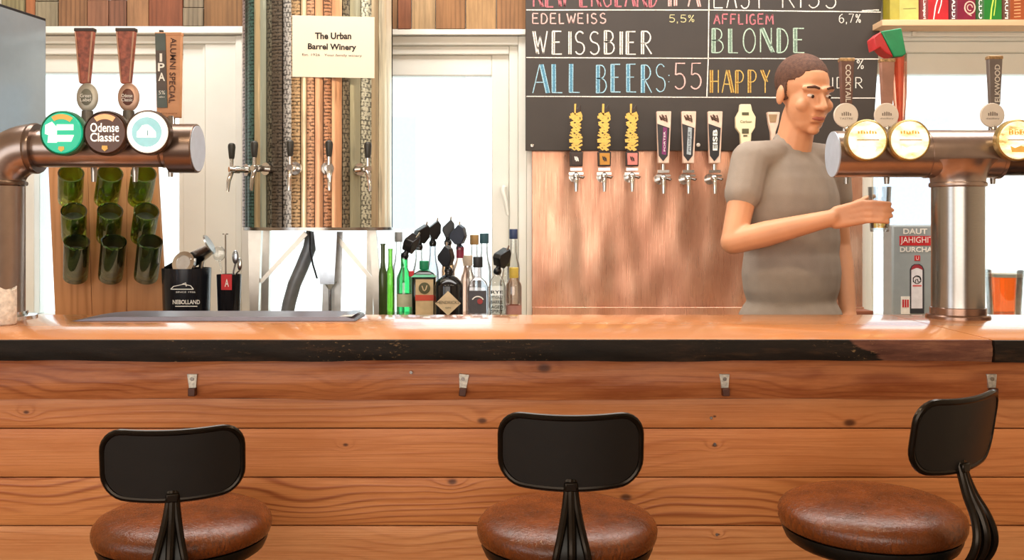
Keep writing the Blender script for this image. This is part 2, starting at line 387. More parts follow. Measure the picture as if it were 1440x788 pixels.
FY = 2.46
bar = thing('bar_counter', 'bar counter clad in wide horizontal knotty orange planks', 'bar', (0, FY, 0))
def kn(lst): return [(X(q[0], FY), Z(q[1], FY), q[2], q[3] if len(q) > 3 else 0) for q in lst]
rows = [(509, 560, [(90, 548, .03), (230, 545, .03), (765, 517, .016, 1), (480, 548, .02), (1120, 540, .03)], 'c87c48', '8a4522', '8a3f1b'),
        (560, 603, [(37, 580, .008, .5), (678, 592, .012, .7), (1195, 595, .015, .8), (1425, 590, .02), (1005, 586, .004, 1)], 'd38b55', 'a2582b', None),
        (603, 672, [(486, 626, .006, 1), (1005, 627, .006, 1), (820, 655, .05)], 'd18750', 'a85d30', None),
        (672, 740, [(636, 678, .011, .9), (880, 700, .017, .4), (60, 716, .035), (430, 712, .035), (1150, 715, .03)], 'd48b50', '964f26', None),
        (740, 806, [(1010, 752, .004, 1), (1300, 800, .03), (560, 770, .035)], 'd8955e', 'a4602f', None)]
z = Z(806, FY)
rows2 = []
while z > .02:
    z2 = max(z-.125, 0.0); rows2.append((z, z2)); z = z2
for i, (a, b, kk, lc, dc, pa) in enumerate(rows):
    wm = wood('knotty fir %d' % i, lc, dc, 'X', 20+i*5.3, [170, 150, 140, 170, 160][i], [4.5, 2.6, 2.2, 3.4, 2.6][i], kn(kk), rough=.42, contrast=[.5, .45, .38, .75, .5][i], fib=1.15, bump=.3, patch=pa or 'b3642e', patchamt=.65 if pa else .45, sharp=3.2)
    zt, zb = Z(a, FY), Z(b, FY); n = 160; vs = []; fs = []; m = 8
    if i == 0: zt = SB-.001
    for q in range(n+1):
        x = -2.9+5.8*q/n
        if i == 0:                                   # rough round-faced top board with an uneven lower edge
            lo = zb+.004*wob(x*1.3, 5)-.002
            for k in range(m):
                v = k/(m-1); vs.append((x, FY-.006-.012*math.sin(PI*min(v*1.1, 1))-.003*wob(x*4+k, k*1.7), lo+(zt-lo)*v))
        else:
            for k in range(m):
                v = k/(m-1); e = .003 if k in (0, m-1) else 0
                top = zt-.0018-(.004 if i == 1 else 0)*0
                vs.append((x, FY+e-.001*wob(x*2, i), zb+.0018+(top-zb-.0018)*v))
        vs += [(x, FY+.025, zt-.0012), (x, FY+.025, zb+.0012)]
    qn = m+2
    for q in range(n):
        for k in range(qn): fs.append((q*qn+k, (q+1)*qn+k, (q+1)*qn+(k+1) % qn, q*qn+(k+1) % qn))
    fs += [list(range(qn)), list(range(n*qn+qn-1, n*qn-1, -1))]
    obj('plank', MB().add(vs, fs), wm, bar)
for i, (zt, zb) in enumerate(rows2):
    obj('plank', MB().box((-2.9, FY, zb+.0012), (2.9, FY+.025, zt-.0012)), wood('lower fir %d' % i, 'c98048', 'a05a2c', 'X', 60+i*4, 80, 1.6, rough=.46, contrast=.6), bar, bevel=.002)
obj('carcass', MB().box((-2.9, FY+.026, 0), (2.9, BB-.06, SB)), pbr('carcass wood', '8a5c38', .8), bar)
M_hookp = pbr('dark brown hook tip', '4a2413', .5)
for hx, tilt in ((270, 0), (651, -.12), (1019, 0), (1395, 0)):
    Y = FY-.022; c = P(hx, 541, Y)
    h = MB(); h.M = Matrix.Translation(c) @ Matrix.Rotation(-tilt, 4, 'Y')
    h.prism([(-.013, .026), (.013, .026), (.010, -.010), (-.008, -.010)], 0, .010)
    ho = obj('hook', h, pbr('galvanised hook', 'c9c2b4', .4, .6, .25, 150), bar, bevel=.001)
    h = MB(); h.M = Matrix.Translation(c) @ Matrix.Rotation(-tilt, 4, 'Y')
    h.box((-.007, -.012, -.028), (.011, .006, -.008)); obj('hook_tip', h, M_hookp, ho, bevel=.002)
    h = MB(); h.M = Matrix.Translation(c); h.cyl((0, -.003, .014), (0, 0, .014), .005, n=10); obj('screw', h, M_steel, ho)
# nail heads
for nx, ny in ((578, 524), (1005, 625), (1008, 752), (1000, 588)):
    p = P(nx, ny, FY-.001 if ny > 560 else FY-.02); obj('nail', MB().cyl(p+Vector((0, -.002, 0)), p+Vector((0, .012, 0)), .004, n=8), M_steel, bar)

# ------------------------------------------------------------------ back counter
bc = thing('back_cabinet', 'low dark cabinet under the back counter behind the bar', 'cabinet', (0, 3.8, .1))
obj('body', MB().box((-2.9, 3.80, .1), (2.9, WY-.003, CT-.04)), pbr('dark cabinet', '3a2c22', .6), bc)
for i in range(8): obj('door', MB().box((-2.88+i*.72, 3.78, .14), (-2.88+i*.72+.70, 3.80, CT-.05)), pbr('cabinet door', '49362a', .5), bc, bevel=.003)
tag(obj('back_counter', MB().box((-2.9, 3.74, CT-.04), (2.9, WY-.002, CT)), wood('pale counter', 'd9c3a2', 'c2a67f', 'X', 90, 40, 1, rough=.35), None, bevel=.004, loc=(0, 4.0, CT-.04)),
    'pale wooden worktop on the cabinet behind the bar', 'counter')

# ------------------------------------------------------------------ bar stools
def leather():
    m, t, b = nt('worn brown leather')
    tc = nd(t, 'ShaderNodeTexCoord').outputs['Object']
    n1 = nd(t, 'ShaderNodeTexNoise', {'Vector': tc, 'Scale': 9, 'Detail': 5, 'Roughness': .65}).outputs[0]
    n2 = nd(t, 'ShaderNodeTexNoise', {'Vector': nd(t, 'ShaderNodeMapping', {0: tc, 3: (1, 1, .35)}).outputs[0], 'Scale': 160, 'Detail': 4, 'Roughness': .7}).outputs[0]
    vo = nd(t, 'ShaderNodeTexVoronoi', {'Vector': tc, 'Scale': 75}, feature='DISTANCE_TO_EDGE').outputs[0]
    base = ramp(t, n1, [(.28, lin('3f200c')), (.5, lin('683414')), (.72, lin('8a481d'))])
    # creases and scuffs around the rim
    cr = nd(t, 'ShaderNodeMapRange', {0: vo, 1: 0, 2: .05, 3: 1, 4: 0}).outputs[0]
    zz = nd(t, 'ShaderNodeSeparateXYZ', {0: tc}).outputs[2]
    rim = nd(t, 'ShaderNodeMapRange', {0: zz, 1: .774, 2: .75}).outputs[0]
    wear = mth(t, 'MULTIPLY', nd(t, 'ShaderNodeMapRange', {0: n1, 1: .45, 2: .6}).outputs[0], rim)
    base = mixc(t, mth(t, 'MULTIPLY', wear, nd(t, 'ShaderNodeMapRange', {0: n2, 1: .45, 2: .62, 3: 0, 4: .75}).outputs[0]), base, lin('24120a'))
    base = mixc(t, mth(t, 'MULTIPLY', wear, nd(t, 'ShaderNodeMapRange', {0: n2, 1: .62, 2: .72, 3: 0, 4: .6}).outputs[0]), base, lin('a8683a'))
    t.links.new(base, b.inputs['Base Color'])
    t.links.new(nd(t, 'ShaderNodeMapRange', {0: n2, 1: .3, 2: .7, 3: .14, 4: .34}).outputs[0], b.inputs['Roughness'])
    hh = mth(t, 'ADD', n2, mth(t, 'MULTIPLY', cr, -.25))
    t.links.new(nd(t, 'ShaderNodeBump', {'Height': hh, 'Strength': .3, 'Distance': .003}).outputs[0], b.inputs['Normal'])
    return m
M_leather = leather()
M_panel = pbr('black backrest panel', '14120e', .42, 0, .1, 30, .04, 500)
def rrect(w_, h_, r, n=8):
    pts = []
    for cx, cz, a0 in ((w_/2-r, h_/2-r, 0), (-w_/2+r, h_/2-r, 90), (-w_/2+r, -h_/2+r, 180), (w_/2-r, -h_/2+r, 270)):
        for k in range(n+1):
            a = math.radians(a0+90*k/n); pts.append((cx+r*math.cos(a), cz+r*math.sin(a)))
    return pts
BW, BH, BR = .264, .134, .212        # backrest width, height, distance from the seat axis
def bcurve(x, z):                    # backrest surface, local frame, bar side +y
    zz = z-.93-BDZ
    return -BR+1.35*x*x-.16*zz
def resample(pts, n):
    L = [0]; m = len(pts)
    for i in range(m): L.append(L[-1]+math.dist(pts[i], pts[(i+1) % m]))
    out = []; k = 0
    for j in range(n):
        d = L[-1]*j/n
        while L[k+1] < d: k += 1
        u = (d-L[k])/max(L[k+1]-L[k], 1e-9); a, b = pts[k], pts[(k+1) % m]
        out.append((a[0]+(b[0]-a[0])*u, a[1]+(b[1]-a[1])*u))
    return out
def back_outline(grow=0, n=8):
    pts = []
    for x, z in resample(rrect(BW+grow, BH+grow, .042, n), 72):
        if z < 0: z -= .012*(1-(x/(BW/2))**2) - .003   # lower edge bows down
        else: z -= .007*(1-(x/(BW/2))**2)
        pts.append((x, z+.936+BDZ))
    return pts
def stool(label, px, py_eq, rot, dz=0, Y=2.04):
    global BDZ
    BDZ = dz
    zeq = .735; lift = Z(py_eq, Y)-zeq
    r = thing('bar_stool', label, 'bar stool')
    prof = [(.0001, .714), (.150, .714), (.176, .715), (.185, .720), (.1885, .730), (.189, .740), (.1865, .750), (.178, .7605), (.160, .769), (.12, .7755), (.06, .7785), (.0001, .779)]
    obj('seat_cushion', MB().lathe(prof, n=56), M_leather, r, sharp=70)
    mb = MB().lathe([(.0001, .676), (.135, .676), (.160, .681), (.173, .690), (.180, .706), (.180, .7135), (.172, .7138), (.0001, .7138)], n=48)
    obj('seat_pan', mb, M_black, r)
    # backrest
    out = back_outline(-.006); n = len(out); nx, nz = 24, 10
    vs = []; fs = []
    # panel as a fan of rings shrinking to the centre
    rings = 6
    for k in range(rings+1):
        s_ = 1-k/rings*.97
        for x, z in out:
            xx, zz = x*s_, .936+BDZ+(z-.936-BDZ)*s_
            vs.append((xx, bcurve(xx, zz)-.003, zz))
    off = len(vs)
    for k in range(rings+1):
        s_ = 1-k/rings*.97
        for x, z in out:
            xx, zz = x*s_, .936+BDZ+(z-.936-BDZ)*s_
            vs.append((xx, bcurve(xx, zz)+.012, zz))
    for k in range(rings):
        for i in range(n):
            j = (i+1) % n
            fs.append((k*n+j, k*n+i, (k+1)*n+i, (k+1)*n+j)); fs.append((off+k*n+i, off+k*n+j, off+(k+1)*n+j, off+(k+1)*n+i))
    fs.append([rings*n+i for i in range(n)]); fs.append([off+rings*n+i for i in range(n-1, -1, -1)])
    for i in range(n): fs.append((i, (i+1) % n, off+(i+1) % n, off+i))
    br = obj('backrest', MB().add(vs, fs), M_panel, r)
    obj('rim', MB().tube([(x, bcurve(x, z)+.001, z) for x, z in back_outline(.002)], .0065, 10, True), M_rim, br)
    # spine of three bent tubes fanning out from the backrest to the pan
    zb = .936+BDZ-BH/2-.010
    for s_ in (-1, 0, 1):
        p = []
        for rad, z, sp_ in ((BR-.012, zb+.018, .006), (BR-.004, zb-.010, .008), (BR+.010, zb-.045, .0135), (BR+.029, zb-.078, .021), (BR+.039, zb-.112, .029), (BR+.034, zb-.145, .034), (BR+.012, zb-.178, .034), (BR-.03, .668, .031), (BR-.09, .667, .024)):
            p.append((s_*sp_, -rad, z))
        q = []
        for i in range(len(p)-1):                    # smooth
            a, b = Vector(p[i]), Vector(p[i+1]); a0 = Vector(p[max(i-1, 0)]); b1 = Vector(p[min(i+2, len(p)-1)])
            for k in range(4):
                t_ = k/4; q.append(.5*((2*a)+(b-a0)*t_+(2*a0-5*a+4*b-b1)*t_*t_+(3*a-a0-3*b+b1)*t_**3))
        q.append(Vector(p[-1]))
        so = obj('spine_tube', MB().tube(q, .0075 if s_ else .009, 10), M_rim, r)
        if s_ == 0:
            pl = MB()
            vs = [(a_*(.004+.026*min(max((zb-v.z)/.13, 0), 1)), v.y+.003, v.z) for v in q for a_ in (-1, 1)]; nq = len(q)
            vs += [(x, y+.003, z) for x, y, z in vs]
            fs = []
            for i in range(nq-1):
                a = 2*i; fs += [(a, a+1, a+3, a+2), (2*nq+a+2, 2*nq+a+3, 2*nq+a+1, 2*nq+a), (a+2, 2*nq+a+2, 2*nq+a, a), (a+1, 2*nq+a+1, 2*nq+a+3, a+3)]
            obj('web_plate', pl.add(vs, fs), M_black, so)
    obj('clamp', MB().cbox((0, -BR+.004, zb+.006), (.024, .014, .018)), M_rim, r, bevel=.003)
    obj('screw_post', MB().cyl((0, 0, .40-lift), (0, 0, .668), .014, n=16).lathe([(.03, .655), (.03, .668)], n=16), M_black, r)
    obj('bolt', MB().cyl((.055, -.03, .645), (.055, -.03, .668), .008, n=8).sph((.055, -.03, .645), .009), M_steel, r)
    obj('hub', MB().lathe([(.03, .38-lift), (.045, .39-lift), (.045, .46-lift), (.03, .475-lift)], n=20), M_black, r)
    for k in range(4):
        a = PI/4+k*PI/2; c, s_ = math.cos(a), math.sin(a)
        obj('leg', MB().tube([(c*.03, s_*.03, .455-lift), (c*.07, s_*.07, .445-lift), (c*.12, s_*.12, .36-lift), (c*.21, s_*.21, .012-lift)], .012, 10).lathe([(.016, -lift), (.016, .02-lift)], (c*.213, s_*.213, 0), n=10), M_black, r)
    obj('foot_ring', MB().tube([(.162*math.cos(2*PI*k/40), .162*math.sin(2*PI*k/40), .215-lift) for k in range(40)], .009, 8, True), M_black, r)
    r.location = (X(px, Y), Y, lift); r.rotation_euler.z = math.radians(rot)
    return r
stool('low backed leather bar stool in front of the green bottle rack', 258, 741, 13, -.009, 2.13)
stool('low backed leather bar stool between the liquor bottles and copper splashback', 797, 744, -1, .015)
stool('leather bar stool turned sideways with raised seat, standing below the right beer tower', 1224, 727, 34, .017)

# ------------------------------------------------------------------ things on the bar
dt = thing('drip_tray', 'long dark grey metal drip tray lying on the bar top', 'tray', (X(300, 2.9), 2.9, BT))
mb = MB(); x0, x1 = X(100, 2.84), X(500, 2.84)
mb.prism([(x0, BT+.0005), (x1, BT+.0005), (x1-.006, BT+.008), (x1-.03, BT+.014), (x0+.11, BT+.014), (x0+.05, BT+.009), (x0+.01, BT+.003)], 2.84, 3.03)
obj('body', mb, pbr('grey tray', '77757f', .35, .5, .06), dt, bevel=.003)
obj('end_clip', MB().prism([(x1-.05, BT+.0145), (x1-.012, BT+.0145), (x1-.002, BT+.0205), (x1-.03, BT+.0185)], 2.842, 3.0), M_steel, dt)

cw = thing('candle_cup', 'white crackled candle cup with jagged rim on the bar', 'cup', (X(4, 2.75), 2.75, BT))
cm = pbr('crackled white ceramic', 'e8ddcf', .6, 0, .25, 60, .6, 120)
n = 28; vs = []; fs = []; R0 = .036
for lay, (r_, h_) in enumerate(((.030, 0), (R0, .004), (R0, .05), (R0, .10), (R0-.004, .10), (R0-.005, .012))):
    for k in range(n):
        a = 2*PI*k/n; hh = h_+(.006*random.random()+.004*math.sin(a*3) if abs(h_-.10) < .01 and lay == 3 else 0)
        if lay == 4: hh = vs[-n][2]-BT
        vs.append((X(4, 2.75)+r_*math.cos(a), 2.75+r_*math.sin(a), BT+hh))
for lay in range(5):
    for k in range(n): fs.append((lay*n+k, lay*n+(k+1) % n, (lay+1)*n+(k+1) % n, (lay+1)*n+k))
fs.append(list(range(n-1, -1, -1))); fs.append(list(range(5*n, 6*n)))
obj('cup_wall', MB().add(vs, fs), cm, cw, sharp=60)
obj('wax', MB().lathe([(.0001, .008), (.03, .008), (.03, .06), (.0001, .058)], (X(4, 2.75), 2.75, BT), n=24), pbr('candle wax', 'f1e8d8', .5), cw)

# ------------------------------------------------------------------ beer towers
def medallion(tower, px, py, Y, rpx, face, rimc, name='medallion', lit=1.0, tiltx=0.0):
    c = P(px, py, Y); r_ = rpx/F*Y
    md = obj(name, MB().lathe([(r_*.55, .075), (r_*.6, .045), (r_*.98, .035), (r_*1.03, .028), (r_*1.03, .004), (r_*.97, 0), (r_*.93, .003), (.0001, .003)], c, (0, 1, 0), 40), rimc, tower)
    md.data.update()
    obj('lit_face', MB().lathe([(r_*.94, .0028), (r_*.9, -.002), (.0001, -.003)], c, (0, 1, 0), 40), face, md)
    return md, c, r_
TY = 2.95; TB = 3.03
def faucet(tower, px, py0, py1, Y):
    a = P(px, py0, Y); b = P(px, py1, Y)
    obj('spout', MB().tube([a+Vector((0, -.02, .02)), a, (a+b)/2, b], [.011, .011, .009, .0075], 12), M_steel, tower)
# left tower
cx = X(-3, TY)
lt = thing('beer_tower', 'bronzed steel elbow beer tower with green, brown and white round badges', 'beer tower', (cx, TY, BT))
rc = 35/F*TY; zc = Z(209, TY); rp = 26.5/F*TY; re = 33/F*TY
obj('column', MB().cyl((cx, TY, BT+.012), (cx, TY, Z(262, TY)), rc, n=40), M_bronze, lt)
obj('base_flange', MB().lathe([(rc*1.45, 0), (rc*1.45, .008), (rc*1.1, .012), (rc*1.1, .02), (rc, .02)], (cx, TY, BT), n=40), M_chrome, lt)
obj('collar', MB().lathe([(rc*1.0, -.008), (rc*1.08, -.006), (rc*1.1, 0), (rc*1.08, .006), (rc, .008)], (cx, TY, Z(258, TY)), n=40), M_bronze_dk, lt)
pts = []; rb = .075
z0 = Z(258, TY); x1 = X(50, TY); H = zc-z0
for k in range(13):
    a = PI/2*k/12; pts.append((cx+(x1-cx)*(1-math.cos(a)), TY, z0+H*math.sin(a)))
obj('elbow', MB().tube(pts, [rc+(re*1.05-rc)*k/12 for k in range(13)], 32), M_bronze, lt)
def ring(px, r_, wpx): return MB().lathe([(r_*.8, -wpx/2), (r_*.97, -wpx/2), (r_, -wpx/4), (r_, wpx/4), (r_*.97, wpx/2), (r_*.8, wpx/2)], (X(px, TY), TY, zc), (1, 0, 0), 40)
obj('collar', ring(50, re*1.08, .02), M_bronze_dk, lt)
obj('pipe', MB().cyl((X(50, TY), TY, zc), (X(246, TY), TY, zc), rp, n=40), M_bronze, lt)
obj('collar', ring(231, rp*1.03, .008), M_bronze_dk, lt)
ce = obj('end_cap', MB().cyl((X(240, TY), TY, zc), (X(278, TY), TY, zc), 34.5/F*TY, n=48), M_bronze_dk, lt, bevel=.003)
obj('end_disc', MB().cyl((X(278, TY)-.004, TY, zc), (X(278, TY)+.002, TY, zc), 32/F*TY, n=48), M_endface, ce)
M_badge_rim = pbr('badge housing', '4b3a2f', .3, .6)
YM = 2.83
e = .55
fg = pbr('lit green badge', '12b08a', .3, 0, .03, emit='12b08a', estr=e); fb = pbr('lit brown badge', '4a2c1c', .3, 0, .05, emit='5a3320', estr=.3)
fw = pbr('lit white badge', 'fbf6ec', .3, 0, .02, emit='fff6e6', estr=.8)
m_wl = pbr('lit white lettering', 'fdf8ee', .4, emit='fff8ea', estr=.8); m_gold = pbr('gold print', 'd9a94f', .4, emit='d9a94f', estr=.3)
md, c, r_ = medallion(lt, 87, 187, YM, 31, fg, pbr('green badge housing', '2c6a4c', .3, .3))
y = c.y-.0045
def poly(pts, c, r_, y, m, parent, name='emblem'):
    return obj(name, MB().prism([(c.x+a*r_, c.z+b*r_) for a, b in pts], y, y+.001), m, parent)
def arcband(c, r_, ra, rb_, a0, a1, y, m, parent, name='emblem', n=14):
    po = [(ra*math.cos(math.radians(a0+(a1-a0)*k/n)), ra*math.sin(math.radians(a0+(a1-a0)*k/n))) for k in range(n+1)]
    pi_ = [(rb_*math.cos(math.radians(a0+(a1-a0)*k/n)), rb_*math.sin(math.radians(a0+(a1-a0)*k/n))) for k in range(n+1)]
    mb = MB()
    for k in range(n): mb.prism([(c.x+q[0]*r_, c.z+q[1]*r_) for q in (po[k], po[k+1], pi_[k+1], pi_[k])], y, y+.001)
    return obj(name, mb, m, parent)
poly([(-.2, .38), (.55, .38), (.55, .12), (-.2, .12)], c, r_, y, m_wl, md); poly([(-.2, -.1), (.58, -.1), (.45, -.4), (-.2, -.4)], c, r_, y, m_wl, md)
poly([(-.72, .35), (-.42, .5), (-.2, .25), (-.2, -.45), (-.62, -.45), (-.58, -.1), (-.74, -.05)], c, r_, y+.0001, m_wl, md)
arcband(c, r_, .85, .62, 52, 122, y, m_gold, md)
poly([(-.12, -.62), (.12, -.62), (.14, -.75), (0, -.86), (-.14, -.75)], c, r_, y, m_gold, md)
md, c, r_ = medallion(lt, 148, 187, YM, 31, fb, pbr('brown badge housing', '3a2a20', .3, .4)); y = c.y-.0045
text('Odense', (c.x, y, c.z+r_*.24), r_*1.3, r_*.42, m_wl, md, bold=.012); text('Classic', (c.x, y, c.z-r_*.2), r_*1.3, r_*.40, m_wl, md, bold=.012)
arcband(c, r_, .85, .62, 55, 125, y, pbr('peach band', 'f0b27c', .4, emit='f0b27c', estr=.4), md)
poly([(-.12, -.58), (.12, -.58), (.14, -.72), (0, -.84), (-.14, -.72)], c, r_, y, m_gold, md)
md, c, r_ = medallion(lt, 207, 186, YM, 31, fw, M_badge_rim); y = c.y-.0045
arcband(c, r_, .68, .001, 0, 360, y, pbr('lit pale blue disc', '8fc7cf', .3, emit='8fc7cf', estr=.45), md, n=28)
poly([(-.44, -.24), (.42, -.24), (.42, .0), (.25, .2), (.05, .34), (-.2, .3), (-.34, .1), (-.44, 0)], c, r_, y-.001, m_wl, md)
poly([(.03, -.16), (.07, -.16), (.07, .08), (.03, .08)], c, r_, y-.002, pbr('blue mark', '5f9fa8', .4), md)
# handles of the left tower, on the bartender's side
HY = 3.05
def taper_handle(tower, px, y0, y1, w0, w1, col, capc, Y=HY, thick=.022, letters=None, lw=None):
    a0, a1 = Z(y0, Y), Z(y1, Y); cx = X(px, Y)
    h0, h1 = w0/2/F*Y, w1/2/F*Y
    mb = MB(); th = thick/2
    vs = [(cx-h0, Y-th, a0), (cx+h0, Y-th, a0), (cx+h0, Y+th, a0), (cx-h0, Y+th, a0), (cx-h1, Y-th*.7, a1), (cx+h1, Y-th*.7, a1), (cx+h1, Y+th*.7, a1), (cx-h1, Y+th*.7, a1)]
    mb.add(vs, [(0,1,2,3), (7,6,5,4), (1,0,4,5), (2,1,5,6), (3,2,6,7), (0,3,7,4)])
    o = obj('tap_handle', mb, col, tower, bevel=.003)
    obj('handle_cap', MB().box((cx-h0-.001, Y-th-.001, a0-.009), (cx+h0+.001, Y+th+.001, a0+.002)), capc, o, bevel=.002)
    return o, cx
M_hred = pbr('red brown handle', '8f4a35', .45, 0, .45, 70, .3, 150); M_hcap = pbr('dark handle cap', '30241e', .4)
for px in (120, 178):
    o, cx_ = taper_handle(lt, px, 41, 118, 27, 14, M_hred, M_hcap)
    for s_ in (-1, 1):
        obj('side_strip', MB().tube([(cx_+s_*.026, HY-.0125, Z(46, HY)), (cx_+s_*.0135, HY-.0095, Z(116, HY))], .0025, 6), pbr('pale edge', 'b58a72', .4), o)
    bx = px+3; c = P(bx, 137, HY-.005)
    bo = obj('oval_badge', MB().sph(c, (15.5/F*HY, .010, 20.5/F*HY), 28, 12), pbr('badge silver' if px == 120 else 'badge rose', 'a9a497' if px == 120 else 'b5937f', .4, .5), lt)
    obj('badge_field', MB().sph(c+Vector((0, -.004, 0)), (10/F*HY, .0085, 13.5/F*HY), 24, 10), pbr('badge dark', '6b6a5c' if px == 120 else '5c3328', .4), bo)
    text('Odense' if px == 178 else 'Green', c+Vector((0, -.0135, .004)), .034, .011, M_white, bo); text('Classic' if px == 178 else 'Label', c+Vector((0, -.0135, -.009)), .034, .010, M_white, bo)
    obj('handle_stem', MB().tube([P(bx, 156, HY), P(bx, 172, HY), P(bx, 200, HY-.03)], [.017, .019, .019], 12), pbr('grey stem', '5a5650', .4, .5), lt)
    faucet(lt, px+12, 228, 256, HY-.01)
ho, _ = taper_handle(lt, 238, 47, 166, 37, 34, pbr('oak handle', 'c18a60', .5, 0, .12, 20), pbr('oak cap', 'c18a60', .5), thick=.02)
g = pbr('slate strip', '47524e', .5); yb = HY-.0125
obj('dark_strip', MB().prism([(X(220, HY), Z(48, HY)), (X(234.5, HY), Z(48, HY)), (X(237, HY), Z(152, HY)), (X(223, HY), Z(152, HY))], yb, yb+.004), g, ho)
obj('strip_band', MB().prism([(X(221, HY), Z(72, HY)), (X(235, HY), Z(72, HY)), (X(236.4, HY), Z(128, HY)), (X(222, HY), Z(128, HY))], yb-.001, yb+.001), pbr('umber band', '4d4038', .5), ho)
obj('knob', MB().box((X(225, HY), HY-.008, Z(47, HY)), (X(230, HY), HY+.002, Z(43, HY))), M_hcap, ho)
for i, ch in enumerate('IPA'): text(ch, (X(228.5+i*.5, HY), yb-.0015, Z(82+13.5*i, HY)), .021 if ch != 'I' else .008, .026, M_white, ho, bold=.02)
text('5%', (X(229.8, HY), yb-.0015, Z(131, HY)), .02, .012, M_white, ho); text('abv', (X(230, HY), yb-.0015, Z(137, HY)), .018, .005, M_white, ho)
text('ALUMNI SPECIAL', (X(244.5, HY), yb+.0005, Z(100, HY)), .205, .019, pbr('dark brown print', '4a2a1c', .6), ho, rot=-PI/2-.03, bold=.01)
text('brewery', (X(240, HY), yb+.0005, Z(160, HY)), .05, .006, pbr('brown print', '6b3f2a', .6), ho)
obj('handle_stem', MB().tube([P(241, 165, HY), P(241, 200, HY-.03)], .012, 12), M_steel, lt)
faucet(lt, 240, 228, 249, HY-.01)

# right tower
cx = X(1347, TY); zc = Z(217, TY); rp = 32.5/F*TY; rc = 35/F*TY
rt = thing('beer_tower', 'bronzed T shaped beer tower with pale lit round badges', 'beer tower', (cx, TY, BT))
obj('column', MB().cyl((cx, TY, BT+.012), (cx, TY, Z(262, TY)), rc, n=48), M_steel, rt)
obj('base_flange', MB().lathe([(rc*1.22, 0), (rc*1.22, .008), (rc*1.17, .012), (rc*1.06, .013), (rc*1.06, .032), (rc, .034)], (cx, TY, BT), n=48), pbr('flange bronze', '9a7c6c', .25, .9), rt)
obj('collar', MB().lathe([(rc, -.008), (rc*1.08, -.006), (rc*1.1, 0), (rc*1.08, .006), (rc, .008)], (cx, TY, Z(260, TY)), n=40), M_bronze, rt)
obj('tee_body', MB().cyl((X(1300, TY), TY, zc), (X(1401, TY), TY, zc), rp*1.04, n=40), M_bronze, rt)
pr = []
for k in range(9):
    u = k/8; pr.append((rc*1.03+.035*(u**2.2), u*(zc-.02-Z(259, TY))))
obj('tee_neck', MB().lathe(pr, (cx, TY, Z(259, TY)), n=40), M_bronze, rt)
obj('pipe', MB().cyl((X(1172, TY), TY, zc), (X(1301, TY), TY, zc), rp, n=40), M_bronze, rt)
obj('pipe', MB().cyl((X(1400, TY), TY, zc), (X(1600, TY), TY, zc), rp*.93, n=40), pbr('dark pipe', '57504c', .3, .9), rt)
obj('collar', MB().lathe([(rp*.9, -.006), (rp*1.07, -.005), (rp*1.08, .005), (rp*.9, .006)], (X(1402, TY), TY, zc), (1, 0, 0), 40), M_bronze, rt)
obj('end_disc', MB().cyl((X(1172, TY)-.004, TY, zc), (X(1172, TY)+.004, TY, zc), rp*.98, n=48), M_endface, rt)
def pale_face(i):
    m, t, b = nt('lit ivory badge %d' % i)
    tc = nd(t, 'ShaderNodeTexCoord').outputs['Object']
    nn = nd(t, 'ShaderNodeTexNoise', {'Vector': nd(t, 'ShaderNodeMapping', {0: tc, 1: (i*3.3, 0, 0), 3: (22, 22, 45)}).outputs[0], 'Scale': 1, 'Detail': 4}).outputs[0]
    col = ramp(t, nn, [(.40, lin('fff9e6')), (.6, lin('f5e3a8')), (.72, lin('b99a55'))])
    t.links.new(col, b.inputs['Base Color']); t.links.new(col, b.inputs['Emission Color']); b.inputs['Emission Strength'].default_value = .75; b.inputs['Roughness'].default_value = .25
    return m
M_brass = pbr('aged brass housing', 'a58b52', .35, .7, .2, 40)
for i, px in enumerate((1220, 1280, 1432)):
    md, c, r_ = medallion(rt, px, 197, 2.83, 28.5, pale_face(i), M_brass)
    y = c.y-.0045
    for k in range(7): poly([(-.5+.14*k, .30), (-.42+.14*k, .30), (-.42+.14*k, .42+.06*math.sin(k*1.9)), (-.5+.14*k, .45)], c, r_, y, m_gold, md)
    poly([(-.55, -.02), (.55, -.02), (.55, .02), (-.55, .02)], c, r_, y, pbr('bronze line', '8a6f3a', .4), md)
    poly([(-.35, -.6), (.3, -.6), (.42, -.4), (.1, -.28), (-.2, -.4), (-.42, -.3)], c, r_, y, m_wl if i < 2 else m_gold, md)
    if i == 2: text('BEER', (c.x, y-.001, c.z+r_*.38), r_*1.0, r_*.26, m_gold, md)
M_hbr = pbr('brown handle', '6b4a3f', .4, 0, .1); M_hgr = pbr('grey brown handle', '6d625c', .4, 0, .1)
M_disc = pbr('pale tin disc', 'd9cdbf', .45, .1, .04); M_silverp = pbr('silver print', 'e6e0d6', .3, .5)
